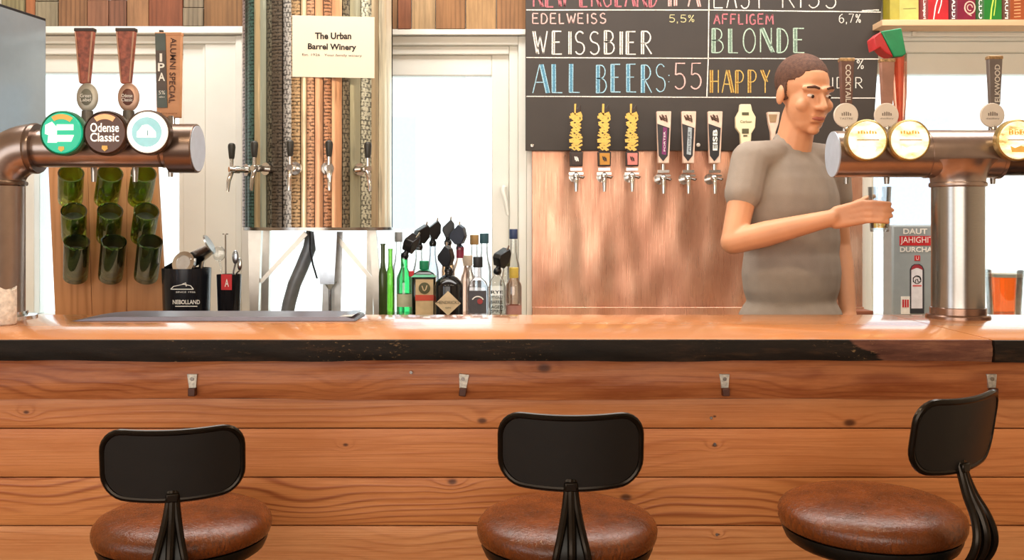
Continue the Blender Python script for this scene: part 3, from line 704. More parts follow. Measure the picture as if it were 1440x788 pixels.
for px, y0, col, s_, letter, rot in ((1190, 83, M_hbr, 1, 'COCKTAIL', -PI/2), (1247, 84, pbr('rose handle', '9a6f5e', .45, 0, .15), 1, 'CIDER', -PI/2), (1398, 80, M_hgr, 1, 'ELKWOOD', PI/2)):
    ho, cx_ = taper_handle(rt, px, y0, 148, 20, 15, col, pbr('cap gold %d' % px, 'a98a63', .35, .6, .5, 150))
    if px != 1247: text(letter, (cx_+(.002 if px != 1398 else .004), HY-.0125, Z(118, HY)), .118, .017, M_silverp, ho, rot=rot, bold=.02)
    bx = px-(2 if px == 1398 else 0); c = P(bx, 162, HY-.012)
    bo = obj('round_badge', MB().lathe([(.001, .010), (.034, .010), (.0385, .006), (.0385, .002), (.036, 0), (.0001, 0)], c, (0, 1, 0), 36), M_disc, rt)
    gp = pbr('grey print %d' % px, '7a6d62', .5)
    for k in range(5): poly([(-.4+.18*k, -.05), (-.3+.18*k, -.05), (-.3+.18*k, .15+.12*math.sin(k*.8)), (-.4+.18*k, .2+.12*math.sin(k*.8))], c, .036, c.y-.001, gp, bo)
    text('TASTRE' if px == 1190 else 'distillery', (c.x, c.y-.001, c.z-.011), .042, .006, gp, bo)
    obj('handle_stem', MB().tube([P(bx, 176, HY), P(bx, 186, HY), P(bx, 205, HY-.03)], [.012, .014, .014], 12), M_steel, rt)
    faucet(rt, bx, 240, 259, HY-.01)
# tall red handle with red and green angular head
Y = HY+.02
rh = obj('tap_handle', MB().tube([P(1266, 200, Y-.03), P(1266, 182, Y), P(1265, 130, Y), P(1263, 76, Y)], [.010, .012, .022, .026], 8), glass('translucent red', (.98, .78, .70), .15), rt)
obj('handle_core', MB().tube([P(1266, 184, Y), P(1264, 74, Y)], [.006, .016], 10), pbr('red core', 'dc9080', .4), rh)
def ppoly(pts, Y): return [(X(a, Y), Z(b, Y)) for a, b in pts]
obj('green_head', MB().prism(ppoly([(1239, 44), (1268, 39), (1275, 75), (1270, 79), (1258, 80)], Y-.03), Y-.03, Y+.035), pbr('green head', '1f9460', .35), rh, bevel=.004)
obj('red_head', MB().prism(ppoly([(1239, 44.3), (1229, 53), (1232, 70), (1238, 66), (1246, 74), (1257, 80)], Y-.03), Y-.028, Y+.033), pbr('red head', 'c22a30', .35), rh, bevel=.003)

# dark rounded tray at the right end of the bar
tag(obj('serving_tray', MB().lathe([(.0001, 0), (.13, 0), (.145, .006), (.148, .016), (.143, .017), (.13, .008), (.0001, .007)], (X(1520, 2.86), 2.86, BT), n=40), pbr('dark blue tray', '2d3a44', .4), None, loc=(X(1520, 2.86), 2.86, BT)),
    'dark blue round serving tray lying beside the right beer tower', 'tray')

# ------------------------------------------------------------------ pendant lamps over the stools (above the frame)
for i, (lx, ly) in enumerate(((-1.25, 1.75), (-.28, 1.85), (.62, 1.85), (1.45, 1.75))):
    pl = thing('pendant_lamp', 'black dome pendant lamp hanging over the bar stools', 'lamp', (lx, ly, 2.42), 'pendant lamps over the stools')
    obj('cord', MB().cyl((lx, ly, 2.62), (lx, ly, 3.15), .004, n=8), M_blackpl, pl)
    obj('shade', MB().lathe([(.02, 2.64), (.03, 2.62), (.06, 2.58), (.12, 2.5), (.135, 2.45), (.132, 2.45), (.115, 2.5), (.055, 2.575), (.02, 2.6)], (lx, ly, 0), n=32), M_black, pl)
    obj('bulb', MB().sph((lx, ly, 2.49), .035), pbr('warm bulb %d' % i, 'ffe0b0', .3, emit='ffd9a0', estr=12), pl)
    l = light('pendant_light', 'POINT', (0, 0, .0), (0, 0, 0), 15, (1, .8, .56), shadow_soft_size=.05); l.parent = pl

# ------------------------------------------------------------------ wine dispenser drum
DY = 3.92; DX = X(449.5, DY); DR = 102/F*DY; DZ0 = Z(324, DY-.1); DZ1 = 2.45
wd = thing('wine_dispenser', 'tall round wine dispenser of metal strips coloured with painted reflections, on steel legs', 'dispenser', (DX, DY, CT))
def stripm(i, col, kind):  # mirrored room colours are painted into the drum's strips
    m, t, b = nt('drum reflection strip %d' % i); c = lin(col)
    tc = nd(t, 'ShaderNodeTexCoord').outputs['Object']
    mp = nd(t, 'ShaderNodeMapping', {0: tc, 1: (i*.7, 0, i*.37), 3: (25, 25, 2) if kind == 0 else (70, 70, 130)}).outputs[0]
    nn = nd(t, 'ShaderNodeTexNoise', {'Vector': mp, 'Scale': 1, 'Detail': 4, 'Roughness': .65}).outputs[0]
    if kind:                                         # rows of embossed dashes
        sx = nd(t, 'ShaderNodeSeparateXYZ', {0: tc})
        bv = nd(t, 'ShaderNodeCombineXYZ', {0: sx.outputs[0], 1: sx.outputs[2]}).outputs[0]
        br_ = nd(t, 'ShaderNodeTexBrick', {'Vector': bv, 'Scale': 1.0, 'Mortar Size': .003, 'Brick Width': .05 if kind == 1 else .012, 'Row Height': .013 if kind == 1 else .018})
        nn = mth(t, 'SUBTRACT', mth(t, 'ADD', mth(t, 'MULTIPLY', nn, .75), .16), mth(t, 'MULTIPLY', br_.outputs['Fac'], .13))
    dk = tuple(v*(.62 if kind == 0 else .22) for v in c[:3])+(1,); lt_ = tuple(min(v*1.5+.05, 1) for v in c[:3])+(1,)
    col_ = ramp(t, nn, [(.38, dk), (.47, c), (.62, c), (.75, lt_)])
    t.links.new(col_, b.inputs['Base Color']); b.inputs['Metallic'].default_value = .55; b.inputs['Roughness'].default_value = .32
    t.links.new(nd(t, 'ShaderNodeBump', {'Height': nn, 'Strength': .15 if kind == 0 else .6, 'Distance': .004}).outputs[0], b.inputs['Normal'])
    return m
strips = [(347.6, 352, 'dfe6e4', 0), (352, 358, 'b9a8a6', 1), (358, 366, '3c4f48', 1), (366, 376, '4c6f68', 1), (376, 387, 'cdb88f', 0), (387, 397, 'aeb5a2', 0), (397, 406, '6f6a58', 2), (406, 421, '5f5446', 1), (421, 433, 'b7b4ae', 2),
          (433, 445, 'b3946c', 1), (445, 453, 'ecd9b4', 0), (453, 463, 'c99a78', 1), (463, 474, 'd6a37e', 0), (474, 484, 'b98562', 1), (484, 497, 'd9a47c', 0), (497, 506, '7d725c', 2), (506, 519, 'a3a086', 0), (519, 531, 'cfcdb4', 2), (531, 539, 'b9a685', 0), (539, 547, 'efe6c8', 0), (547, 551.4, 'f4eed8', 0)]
def drumang(px):                                     # angle around the drum for a pixel column
    return math.asin(max(-1, min(1, (px-449.5)/102.0)))
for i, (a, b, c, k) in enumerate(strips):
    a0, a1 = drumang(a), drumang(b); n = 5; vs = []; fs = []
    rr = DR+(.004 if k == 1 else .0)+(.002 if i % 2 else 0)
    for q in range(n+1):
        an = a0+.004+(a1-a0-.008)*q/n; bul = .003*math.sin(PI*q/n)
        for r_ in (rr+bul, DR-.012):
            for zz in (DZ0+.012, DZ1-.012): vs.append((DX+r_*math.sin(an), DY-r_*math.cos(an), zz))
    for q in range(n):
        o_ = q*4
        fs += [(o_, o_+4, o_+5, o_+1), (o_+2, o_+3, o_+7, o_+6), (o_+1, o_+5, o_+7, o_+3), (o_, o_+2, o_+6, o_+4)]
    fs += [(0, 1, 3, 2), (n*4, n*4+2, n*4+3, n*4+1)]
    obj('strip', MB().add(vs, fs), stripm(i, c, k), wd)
vs = []; fs = []; n = 24
for q in range(n+1):
    an = PI/2+.05+(PI-.1)*q/n
    for r_ in (DR, DR-.012):
        for zz in (DZ0+.012, DZ1-.012): vs.append((DX+r_*math.sin(an), DY-r_*math.cos(an), zz))
for q in range(n):
    o_ = q*4; fs += [(o_, o_+4, o_+5, o_+1), (o_+2, o_+3, o_+7, o_+6), (o_+1, o_+5, o_+7, o_+3), (o_, o_+2, o_+6, o_+4)]
obj('back_shell', MB().add(vs, fs), M_steel, wd)
obj('base_rim', MB().lathe([(.0001, 0), (DR+.004, 0), (DR+.004, .012), (.0001, .012)], (DX, DY, DZ0), n=64), M_steel, wd)
obj('lid', MB().lathe([(.0001, -.012), (DR+.004, -.012), (DR+.004, 0), (.0001, .01)], (DX, DY, DZ1), n=64), M_steel, wd)
M_lever = pbr('dark tap lever', '2e2d28', .35)
for an in (-52, -29, -5.5, 16.5, 40):
    a = math.radians(an); d = Vector((math.sin(a), -math.cos(a), 0)); p = Vector((DX, DY, Z(239, DY-.2)))
    tp = obj('tap', MB().cyl(p+d*(DR+.006), p+d*(DR+.018), .024, n=20).cyl(p+d*(DR+.01), p+d*(DR+.085), .011, n=12).cyl(p+d*(DR+.045), p+d*(DR+.062), .0145, n=12), M_chrome, wd)
    e_ = p+d*(DR+.075)
    obj('spout', MB().tube([e_+d*-.02, e_+Vector((0, 0, -.008)), e_+d*.012+Vector((0, 0, -.045)), e_+d*.016+Vector((0, 0, -.085))], [.009, .010, .008, .006], 10), M_chrome, tp)
    obj('lever', MB().cyl(e_, e_+Vector((0, 0, .042)), .007, n=10), M_chrome, tp)
    obj('lever_grip', MB().lathe([(.009, 0), (.011, .01), (.0145, .045), (.013, .055), (.008, .060), (.0001, .061)], e_+Vector((0, 0, .040)), n=14), M_lever, tp)
# legs, braces, hose and drip funnel under the drum
M_leg = pbr('pale steel leg', 'c4c0b8', .3, .8, .06)
def flatbar(a, b, wa, wb, th, Y, m, name, parent):
    d = Vector((b[0]-a[0], b[1]-a[1])); nrm = Vector((-d.y, d.x)).normalized()
    q = [(a[0]+nrm.x*wa/2, a[1]+nrm.y*wa/2), (b[0]+nrm.x*wb/2, b[1]+nrm.y*wb/2), (b[0]-nrm.x*wb/2, b[1]-nrm.y*wb/2), (a[0]-nrm.x*wa/2, a[1]-nrm.y*wa/2)]
    return obj(name, MB().prism(q, Y, Y+th), m, parent)
def pz(px, py, Y): return (X(px, Y), Z(py, Y))
for (px0, px1, Y, w0, w1) in ((358, 357, DY-.06, .052, .030), (524, 533, DY-.06, .026, .034), (374, 372, DY+.14, .03, .03), (521, 519, DY+.14, .03, .03)):
    a = (X(px0, Y), DZ0); b = (X(px1, Y), CT+.0015); flatbar(a, b, w0, w1, .03, Y, M_leg, 'leg', wd)
Y = DY-.05
flatbar(pz(430, 328, Y), pz(366, 397, Y), .02, .014, .012, Y, M_leg, 'brace', wd)
flatbar(pz(468, 328, Y), pz(526, 397, Y), .02, .014, .012, Y, M_leg, 'brace', wd)
Y = DY
hp = [P(440, 326, Y), P(435, 350, Y), P(425, 375, Y), P(414, 400, Y), P(407, 425, Y), P(404, 440, Y), Vector((X(404, Y), Y, CT+.02)), Vector((X(404, Y), Y, CT+.001))]
obj('hose', MB().tube(hp, .027, 16), pbr('grey hose', '7f858b', .35, .2), wd)
obj('cable', MB().tube([P(436, 326, Y-.06), P(436, 350, Y-.06), P(440, 372, Y-.06), P(446, 392, Y-.06)], .004, 6), M_blackpl, wd)
mb = MB(); Yf = DY-.10
mb.add([P(441, 326, Yf), P(474, 326, Yf), P(470, 400, Yf), P(450, 400, Yf), P(441, 326, Yf+.09), P(474, 326, Yf+.09), P(468, 400, Yf+.05), P(452, 400, Yf+.05)],
       [(3, 2, 1, 0), (4, 5, 6, 7), (0, 1, 5, 4), (1, 2, 6, 5), (2, 3, 7, 6), (3, 0, 4, 7)])
M_bluesteel = pbr('blued steel', 'aab4c0', .2, .9)
fu = obj('drip_funnel', mb, M_bluesteel, wd)
obj('funnel_cone', MB().lathe([(.006, CT), (.006, Z(408, Yf)), (.028, Z(397, Yf)), (.024, Z(397, Yf))], (X(462, Yf), Yf+.03, 0), n=16), M_bluesteel, wd)
obj('side_plate', MB().prism([pz(472, 326, Yf+.06), pz(482, 326, Yf+.06), pz(479, 440, Yf+.06), (X(479, Yf+.06), CT), (X(452, Yf+.06), CT), pz(454, 400, Yf+.06)], Yf+.06, Yf+.066), pbr('pale plate', 'd5dbdf', .3, .5), wd)
# paper sign
Ys = DY-DR-.012
ps = tag(obj('paper_sign', MB().prism([pz(411, 21.5, Ys), pz(526.5, 24, Ys), pz(526.5, 110, Ys), pz(411, 108, Ys)], Ys, Ys+.002), M_paper, None, loc=(X(469, Ys), Ys, Z(65, Ys))),
    'cream paper sign with black serif lettering on the wine dispenser', 'sign')
s_ = Ys/F
text('The Urban', (X(468.5, Ys), Ys-.0008, Z(50.5, Ys)), 51*s_, 9.5*s_, M_ink, ps, bold=.03)
text('Barrel Winery', (X(467, Ys), Ys-.0008, Z(67, Ys)), 68*s_, 11*s_, M_ink, ps, rot=-.02, bold=.03)
text('Est. 1926   Your family winery', (X(467, Ys), Ys-.0008, Z(78, Ys)), 84*s_, 4.2*s_, M_ink, ps, rot=-.02)

# ------------------------------------------------------------------ screen on the left
A = Vector((X(-40, 3.35), 3.35, 0)); Bq = Vector((X(65, 3.75), 3.75, 0)); ztop = Z(26, 3.75); zbot = Z(205, 3.75)
tv = thing('wall_screen', 'flat dark screen mounted at an angle above the left beer tower', 'screen', (A+Bq)/2+Vector((0, 0, zbot)))
d = (Bq-A).normalized(); nrm = Vector((d.y, -d.x, 0)); L = (Bq-A).length
def panel(mb, u0, u1, z0, z1, t0, t1):
    vs = [A+d*u+nrm*t_+Vector((0, 0, zz)) for t_ in (t0, t1) for u, zz in ((u0, z0), (u1, z0), (u1, z1), (u0, z1))]
    return mb.add(vs, [(0, 1, 2, 3), (7, 6, 5, 4), (1, 0, 4, 5), (2, 1, 5, 6), (3, 2, 6, 7), (0, 3, 7, 4)])
obj('housing', panel(MB(), 0, L, zbot, ztop, -.03, 0), M_blackpl, tv, bevel=.004)
obj('display', panel(MB(), .012, L-.008, zbot+.015, ztop-.012, 0, .003), pbr('display with painted reflection', '9fabb3', .15, .5, .02), tv)  # daylight reflection put into the display's pale colour
a_ = A+d*(L*.35)-nrm*.03
obj('wall_bracket', MB().tube([a_+Vector((0, 0, 1.9)), Vector((-3.2, a_.y+.3, 1.9))], .02, 10), M_blackpl, tv)

# ------------------------------------------------------------------ green bottle rack
RY = 3.95
rk = thing('bottle_rack', 'leaning plank rack holding nine cut green bottles', 'rack', (X(150, RY), RY, CT))
M_rack = [wood('rack plank %d' % i, 'cc9262', 'a9703f', 'Z', 40+i*7, 70, 1.6, rough=.5, contrast=.6, fib=.6) for i in range(3)]
for i, (a0, a1, b0, b1) in enumerate(((66.5, 122, 78, 129.5), (122.5, 177.5, 130, 178), (178, 219, 178.5, 234))):
    pts = [pz(a0, 208, RY), pz(a1, 208, RY), (X(b1, RY), CT), (X(b0, RY), CT)]
    # bottom pixels belong to row 440; carry the slope on down to the counter
    obj('plank', MB().prism(pts, RY, RY+.022), M_rack[i], rk, bevel=.0015)
M_greeng2 = glass('dark green glass', (.7, .76, .6), .25)
M_iron = pbr('iron ring', '3b3b36', .4, .8)
for rowi, (by, pts_) in enumerate((((237, 293), ((100, 99), (155, 149), (202, 196))), ((289, 343), ((104, 104), (155, 152), (206, 200))), ((332, 398), ((108, 106), (160, 155), (211, 205))))):
    for tx, bx in pts_:
        Yt, Yb = RY-.155, RY-.052
        a = P(tx, by[0] if isinstance(by, tuple) else by, Yt)
        y0, y1 = (237, 290) if rowi == 0 else ((290, 342) if rowi == 1 else (333, 398))
        top = P(tx, y0+8, Yt); bot = P(bx, y1-6, Yb); ax = top-bot; Lb = ax.length
        r_ = 16.3/F*RY
        prof = [(.0001, .006), (r_*.75, .0), (r_*.97, .008), (r_, .02), (r_, Lb), (r_*.97, Lb+.004), (r_*.90, Lb+.002), (r_*.90, .03), (r_*.8, .018), (.0001, .016)]
        bo = obj('cut_bottle', MB().lathe(prof, bot, ax, 28), M_greeng if rowi < 2 else M_greeng2, rk)
        axn = ax.normalized(); mid = bot+ax*.35
        obj('clip', MB().tube([mid+Vector((0, r_+.002, 0)), Vector((mid.x, RY-.001, mid.z))], .006, 8), M_iron, bo)
        obj('lip', MB().lathe([(r_*.9, 0), (r_*1.02, 0), (r_*1.02, .004), (r_*.9, .004)], bot+ax, ax, 28, closed=True), glass('bright lip glass', (.62, .72, .4), .5), bo)
        if rowi: obj('dark_content', MB().lathe([(.0001, .02), (r_*.85, .02), (r_*.85, Lb*.72), (.0001, Lb*.72)], bot, ax, 20), pbr('dark bottle content %d' % rowi, '34382c', .3), bo)  # dark plug inside the bottles of the two lower rows

# ------------------------------------------------------------------ containers with bar tools
KY = 3.84
def tub(name, label, cat, px0, px1, py, Y, taper, col, mat=None):
    cx = X((px0+px1)/2, Y); R = (px1-px0)/2/F*Y; h = Z(py, Y)-CT
    r = thing(name, label, cat, (cx, Y, CT))
    obj('wall', MB().lathe([(R*taper*.95, 0), (R*taper, .004), (R, h), (R*.955, h), (R*taper*.93, .008), (.0001, .008)], (cx, Y, CT), n=36), mat, r)
    return r, cx, R, h
M_tub = pbr('black glossy tub', '22242a', .22, .3, .25, 14, stretch=(8, 8, .3))
bu, bx, bR, bh = tub('ice_bucket', 'black round bucket with white lettering, filled with bar tools', 'bucket', 229, 296, 377, KY, .93, None, M_tub)
yb = KY-bR*1.0-.002
text('NEBOLLAND', (X(262, yb), yb, Z(425, yb)), .105, .017, M_white, bu, bold=.02)
text('SINCE 1926', (X(261, yb), yb, Z(411, yb)), .075, .006, M_white, bu)
obj('underline', MB().cbox((X(262, yb), yb, Z(431, yb)), (.085, .001, .003)), M_white, bu)
po = MB()
for seg_ in (((240, 407), (244, 403), (258, 400), (268, 402), (272, 407)), ((240, 407), (272, 407)), ((256, 400), (261, 398), (262, 403))): po.ribbon([pz(a, b, yb) for a, b in seg_], .003, yb)
obj('emblem', po, M_white, bu)
cu_, cx2, cR, ch = tub('utensil_cup', 'slim black cup with a red label, filled with bar spoons', 'cup', 305, 339, 386, KY, .86, None, M_tub)
yc = KY-cR-.002
obj('label', MB().pbox(311, 326, 386, 408, yc, .001), M_red, cu_); text('A', (X(319, yc), yc-.001, Z(398, yc)), .016, .03, M_white, cu_, bold=.01)
# tools standing in them
def tool(name, label, cat, loc): return thing(name, label, cat, loc)
t = tool('ice_scoop', 'large steel ice scoop lying across the black bucket', 'scoop', (X(262, KY), KY, Z(378, KY)))
mb = MB(); mb.M = Matrix.Translation(P(270, 357, KY+.035)) @ Matrix.Rotation(math.radians(-28), 4, 'Y') @ Matrix.Scale(1.1, 4)
n = 10; vs = []; fs = []
for k in range(9):
    u = k/8; xx = -.10+.17*u; rr = .048*(.45+.55*math.sin(PI*min(u*.62+.2, 1)))
    for q in range(n+1):
        a = PI+PI*q/n; vs.append((xx, rr*1.1*math.cos(a), rr*math.sin(a)))
    for q in range(n+1):
        a = PI+PI*q/n; vs.append((xx, (rr-.002)*1.1*math.cos(a), (rr-.002)*math.sin(a)+.0005))
q_ = 2*(n+1)
for k in range(8):
    for q in range(n): fs += [(k*q_+q, k*q_+q+1, (k+1)*q_+q+1, (k+1)*q_+q), (k*q_+n+1+q+1, k*q_+n+1+q, (k+1)*q_+n+1+q, (k+1)*q_+n+1+q+1)]
    fs += [(k*q_, (k+1)*q_, (k+1)*q_+n+1, k*q_+n+1), (k*q_+n, k*q_+2*n+1, (k+1)*q_+2*n+1, (k+1)*q_+n)]
fs += [[8*q_+i for i in range(n+1)]+[8*q_+n+1+i for i in range(n, -1, -1)]]
mb.add(vs, fs); mb.lathe([(.040, .07), (.036, .075), (.0001, .075)], (0, 0, 0), (1, 0, 0), 16)
obj('bowl', mb, M_steel, t)
mb = MB(); mb.tube([P(280, 352, KY+.035), P(286, 358, KY+.035), P(281, 385, KY+.03), P(276, 415, KY+.02)], [.012, .011, .009, .008], 10); obj('handle', mb, M_steel, t)
t = tool('cocktail_strainer', 'steel strainer leaning in the black bucket beside the scoop', 'strainer', P(268, 380, KY-.01))
mb = MB(); mb.M = Matrix.Translation(P(258, 370, KY-.055)) @ Matrix.Rotation(math.radians(-31), 4, 'Y') @ Matrix.Rotation(math.radians(70), 4, 'X')
mb.lathe([(.030, -.004), (.046, -.003), (.046, .003), (.030, .004)], n=28, closed=True); obj('ring', mb, M_chrome, t)
mb = MB(); mb.M = Matrix.Translation(P(258, 370, KY-.055)) @ Matrix.Rotation(math.radians(-31), 4, 'Y') @ Matrix.Rotation(math.radians(70), 4, 'X')
mb.lathe([(.0001, -.002), (.03, -.002), (.03, .002), (.0001, .002)], n=24); obj('plate', mb, pbr('pale steel plate', 'd9dde0', .25, .8), t)
obj('handle', MB().tube([P(268, 364, KY-.055), P(274, 364, KY-.055), P(270, 395, KY-.05)], .006, 8), M_chrome, t)
def spoon(px, py, Y, lean, label, bowlr=(.022, .006, .032), mat=None, yend=.0):
    t = tool('bar_spoon', label, 'spoon', P(px+lean, 390, Y))
    c = P(px, py, Y); mt = mat or M_chrome
    obj('bowl', MB().sph(c, bowlr, 18, 10), mt, t)
    obj('handle', MB().tube([c+Vector((0, 0, -bowlr[2]*.9)), P(px+lean*.6, (py+400)/2, Y), Vector((X(320, KY)+(px+lean-320)/F*KY*.35, KY+.004, CT+.02))], [.004, .0035, .0035], 8), mt, t)
spoon(308, 357, KY, 6, 'round steel bar spoon in the utensil cup', (.026, .007, .030), M_clear)
spoon(331, 362, KY+.01, -4, 'blue tinted steel spoon in the utensil cup', (.013, .006, .028), M_bluesteel)
spoon(337, 372, KY+.035, -10, 'small steel spoon at the rim of the utensil cup', (.010, .005, .026))
t = tool('muddler', 'thin steel muddler with a flat disc end in the utensil cup', 'muddler', P(317.5, 390, KY))
obj('rod', MB().tube([P(317, 330, KY), P(317.5, 386, KY), Vector((X(319, KY), KY, CT+.012))], .0032, 8), M_steel, t)
obj('disc', MB().lathe([(.0001, 0), (.011, 0), (.011, .004), (.0001, .004)], P(317, 330, KY), n=16), M_steel, t)

# ------------------------------------------------------------------ liquor bottles on the back counter
M_cork = pbr('tan cork', 'b08c58', .6); M_pour = pbr('black pourer', '0d0d10', .3, 0, .1)
def bottle(label, px, Y, wpx, sh, neck, top, gcol, head='pour', hcol=None, square=False, lean=0, group=None, lab=None, solid=None, hw=None, roof=False, liquid=None):
    """sh = shoulder row, neck = row where the neck starts, top = row of the very top"""
    cx = X(px, Y); R = wpx/2/F*Y; zs, zn, zt = Z(sh, Y)-CT, Z(neck, Y)-CT, Z(top, Y)-CT
    r = thing('liquor_bottle', label, 'bottle', (cx, Y, CT), group)
    m = solid or gcol; nr = min(.0145, R*.5); c = (cx, Y, CT)
    ne = zt-.028 if head != 'none' else zt
    ne = max(ne, zn+.012)
    if square:
        mb = MB(); po = rrect(2*R, 1.5*R if square == 2 else 2*R*.8, .012, 4); n = len(po); vs = []; fs = []
        lay = [(0.94, 0), (1, .005), (1, zs), (.8, zs+(zn-zs)*.55), (None, zn), (None, ne)]
        for k_, h_ in lay:
            for (a, b) in po:
                if k_ is None: l_ = math.hypot(a, b); vs.append((cx+a/l_*nr, Y+b/l_*nr, CT+h_))
                else: vs.append((cx+a*k_, Y+b*k_, CT+h_))
        for i in range(len(lay)-1):
            for k_ in range(n): fs.append((i*n+k_, i*n+(k_+1) % n, (i+1)*n+(k_+1) % n, (i+1)*n+k_))
        fs += [list(range(n-1, -1, -1)), [(len(lay)-1)*n+k_ for k_ in range(n)]]
        bo = obj('glass', mb.add(vs, fs), m, r); fy = Y-(.75*R if square == 2 else .8*R)
    else:
        pr = [(R*.9, 0), (R, .006), (R, zs), (R*.93, zs+(zn-zs)*.3), (R*.62, zs+(zn-zs)*.75), (nr*1.15, zn), (nr, zn+.01), (nr, ne), (nr*1.2, ne), (nr*1.2, ne+.006)]
        if roof: pr = [(R*.9, 0), (R, .006), (R, zs), (R*.45, zs+(zn-zs)*.85), (nr, zn), (nr, ne)]
        bo = obj('glass', MB().lathe(pr, c, n=28), m, r); fy = Y-R
    if liquid: obj('liquid', MB().lathe([(.0001, .008), (R*.9 if not square else R*.72, .008), (R*.9 if not square else R*.72, liquid), (.0001, liquid)], c, n=24), None or gcol, r)
    top_ = Vector((cx, Y, CT+ne))
    if head == 'pour':
        hm = MB(); hm.M = Matrix.Translation(top_) @ Matrix.Rotation(math.radians(lean), 4, 'Y')
        hm.lathe([(.012, -.008), (.016, 0), (.016, .012), (.0105, .018), (.0095, .034)], n=14)
        hw_ = hw or .026
        hm.M = hm.M @ Matrix.Rotation(math.radians(lean*2.2+12), 4, 'Z'); hm.prism([(-hw_*.35, .026), (hw_*.5, .022), (hw_*1.1, .050), (hw_*1.1, .086), (hw_*.6, .104), (-hw_*.75, .072), (-hw_*.85, .056)], -.021, .021)
        h = obj('pourer', hm, pbr('pourer', hcol, .35) if hcol else M_pour, r, bevel=.003)
        hm = MB(); hm.M = Matrix.Translation(top_) @ Matrix.Rotation(math.radians(lean), 4, 'Y')
        hm.tube([(hw_*.45, 0, .085), (hw_*.62, 0, .108), (hw_*.66, 0, .116)], [.004, .0035, .003], 8); obj('pour_tube', hm, M_chrome, h)
    elif head == 'cap':
        hh = max(zt-ne, .02)
        obj('cap', MB().lathe([(nr*1.25, -.012), (nr*1.3, -.010), (nr*1.3, hh), (nr*1.2, hh+.002), (.0001, hh+.002)], top_, n=18), pbr('cap', hcol, .45), r)
    return r, bo, cx, R, fy
LG = 'liquor bottles behind the bar'
M_emer = glass('emerald glass', (.5, .88, .66), .25); M_dkgreen = pbr('very dark green glass', '10180f', .12, 0, .1); M_brownb = glass('amber glass', (.92, .8, .68), .2)
M_pink = glass('rose glass', (.985, .93, .9), .2); M_blk = pbr('black bottle glass', '121314', .1); M_olive = pbr('olive bottle', '3a4a26', .15)
K = CT
# front row
r, bo, cx, R, fy = bottle('bright emerald gin bottle with red seal, left of the black and tan label', 568.5, 3.93, 21.5, 391, 374, 352, M_emer, 'pour', lean=24, group=None, roof=True)
obj('seal', MB().cbox((X(577, 3.86), 3.93-R*.75, Z(386, 3.86)), (.020, .012, .022)), M_red, r, bevel=.002); obj('label', MB().lathe([(R*1.01, Z(432, 3.9)-CT), (R*1.01, Z(414, 3.9)-CT)], (cx, 3.93, CT), n=28, cap=False), pbr('pale green label', 'cfd2b2', .6), r)
r, bo, cx, R, fy = bottle('dark square liqueur bottle with green shoulders and a red band label', 596.5, 3.86, 33, 390, 379, 371, M_dkgreen, 'cap', '1e8a5c', square=2, roof=True)
obj('shoulder_cover', MB().add([(cx-R*1.04, fy-.004, Z(390, fy)), (cx+R*1.04, fy-.004, Z(390, fy)), (cx+R*1.04, 3.86+.75*R+.004, Z(390, fy)), (cx-R*1.04, 3.86+.75*R+.004, Z(390, fy)), (cx-R*.22, 3.86-.01, Z(379, fy)), (cx+R*.3, 3.86-.01, Z(379, fy)), (cx+R*.3, 3.86+.01, Z(379, fy)), (cx-R*.22, 3.86+.01, Z(379, fy))],
    [(3, 2, 1, 0), (4, 5, 6, 7), (0, 1, 5, 4), (1, 2, 6, 5), (2, 3, 7, 6), (3, 0, 4, 7)]), pbr('green shoulder', '1e9a68', .3), r)
lb = obj('label', MB().box((X(584.5, fy), fy-.0015, CT+.02), (X(609.5, fy), fy, Z(393, fy))), pbr('tan label', 'cdb489', .6), r)
obj('band', MB().box((X(584, fy), fy-.0025, Z(423, fy)), (X(610, fy), fy-.0005, Z(415, fy))), pbr('red band', 'c5482f', .5), r)
obj('emblem', MB().lathe([(8.2/F*fy, .001), (8.2/F*fy, -.002), (5.6/F*fy, -.003), (.0001, -.002)], (X(597, fy), fy-.001, Z(405.5, fy)), (0, 1, 0), 24), pbr('olive emblem', '55532f', .5), r)
po = MB().ribbon([pz(593.5, 402, fy), pz(595.5, 408, fy), pz(597, 409, fy), pz(599, 407, fy), pz(600.5, 401.5, fy)], .004, fy-.0055); obj('emblem_mark', po, pbr('tan mark', 'cdb489', .5), r)
r, bo, cx, R, fy = bottle('squat black apothecary gin bottle with a cream diamond label', 631, 3.80, 40, 402, 387, 376, M_blk, 'pour', hw=.03, lean=-14)
yl = 3.80-R-.001
obj('label', MB().prism([pz(630, 409.5, yl), pz(648, 427, yl), pz(630, 444, yl), pz(612, 427, yl)], yl-.0015, yl), pbr('cream diamond label', 'd9c29b', .6), r)
text('HENDRICKS', (X(630, yl), yl-.0025, Z(425.5, yl)), .086, .012, M_ink, r); text('GIN', (X(630, yl), yl-.0025, Z(433, yl)), .02, .006, M_ink, r)
sqm = glass('smoky clear glass', (.9, .9, .92), .25)
r, bo, cx, R, fy = bottle('square clear whiskey bottle with a dark label and red seal', 672, 3.84, 29, 404, 390, 362, sqm, 'cap', '2f3133', square=2)
obj('label', MB().box((X(660, fy), fy-.0015, Z(441, fy)), (X(684, fy), fy, Z(409, fy))), pbr('charcoal label', '4c4a4e', .6), r)
obj('seal', MB().cyl((X(675, fy), fy-.0035, Z(424, fy)), (X(675, fy), fy-.001, Z(424, fy)), .011, n=20), pbr('seal red', '9e3a3a', .5), r)
arcband(Vector((X(672, fy), 0, Z(426, fy))), .03, .9, .75, 30, 150, fy-.003, M_white, r)
r, bo, cx, R, fy = bottle('square clear bottle printed with rows of dark lettering', 699, 3.85, 24, 403, 388, 378, M_clear, 'pour', square=2, lean=14, hw=.03)
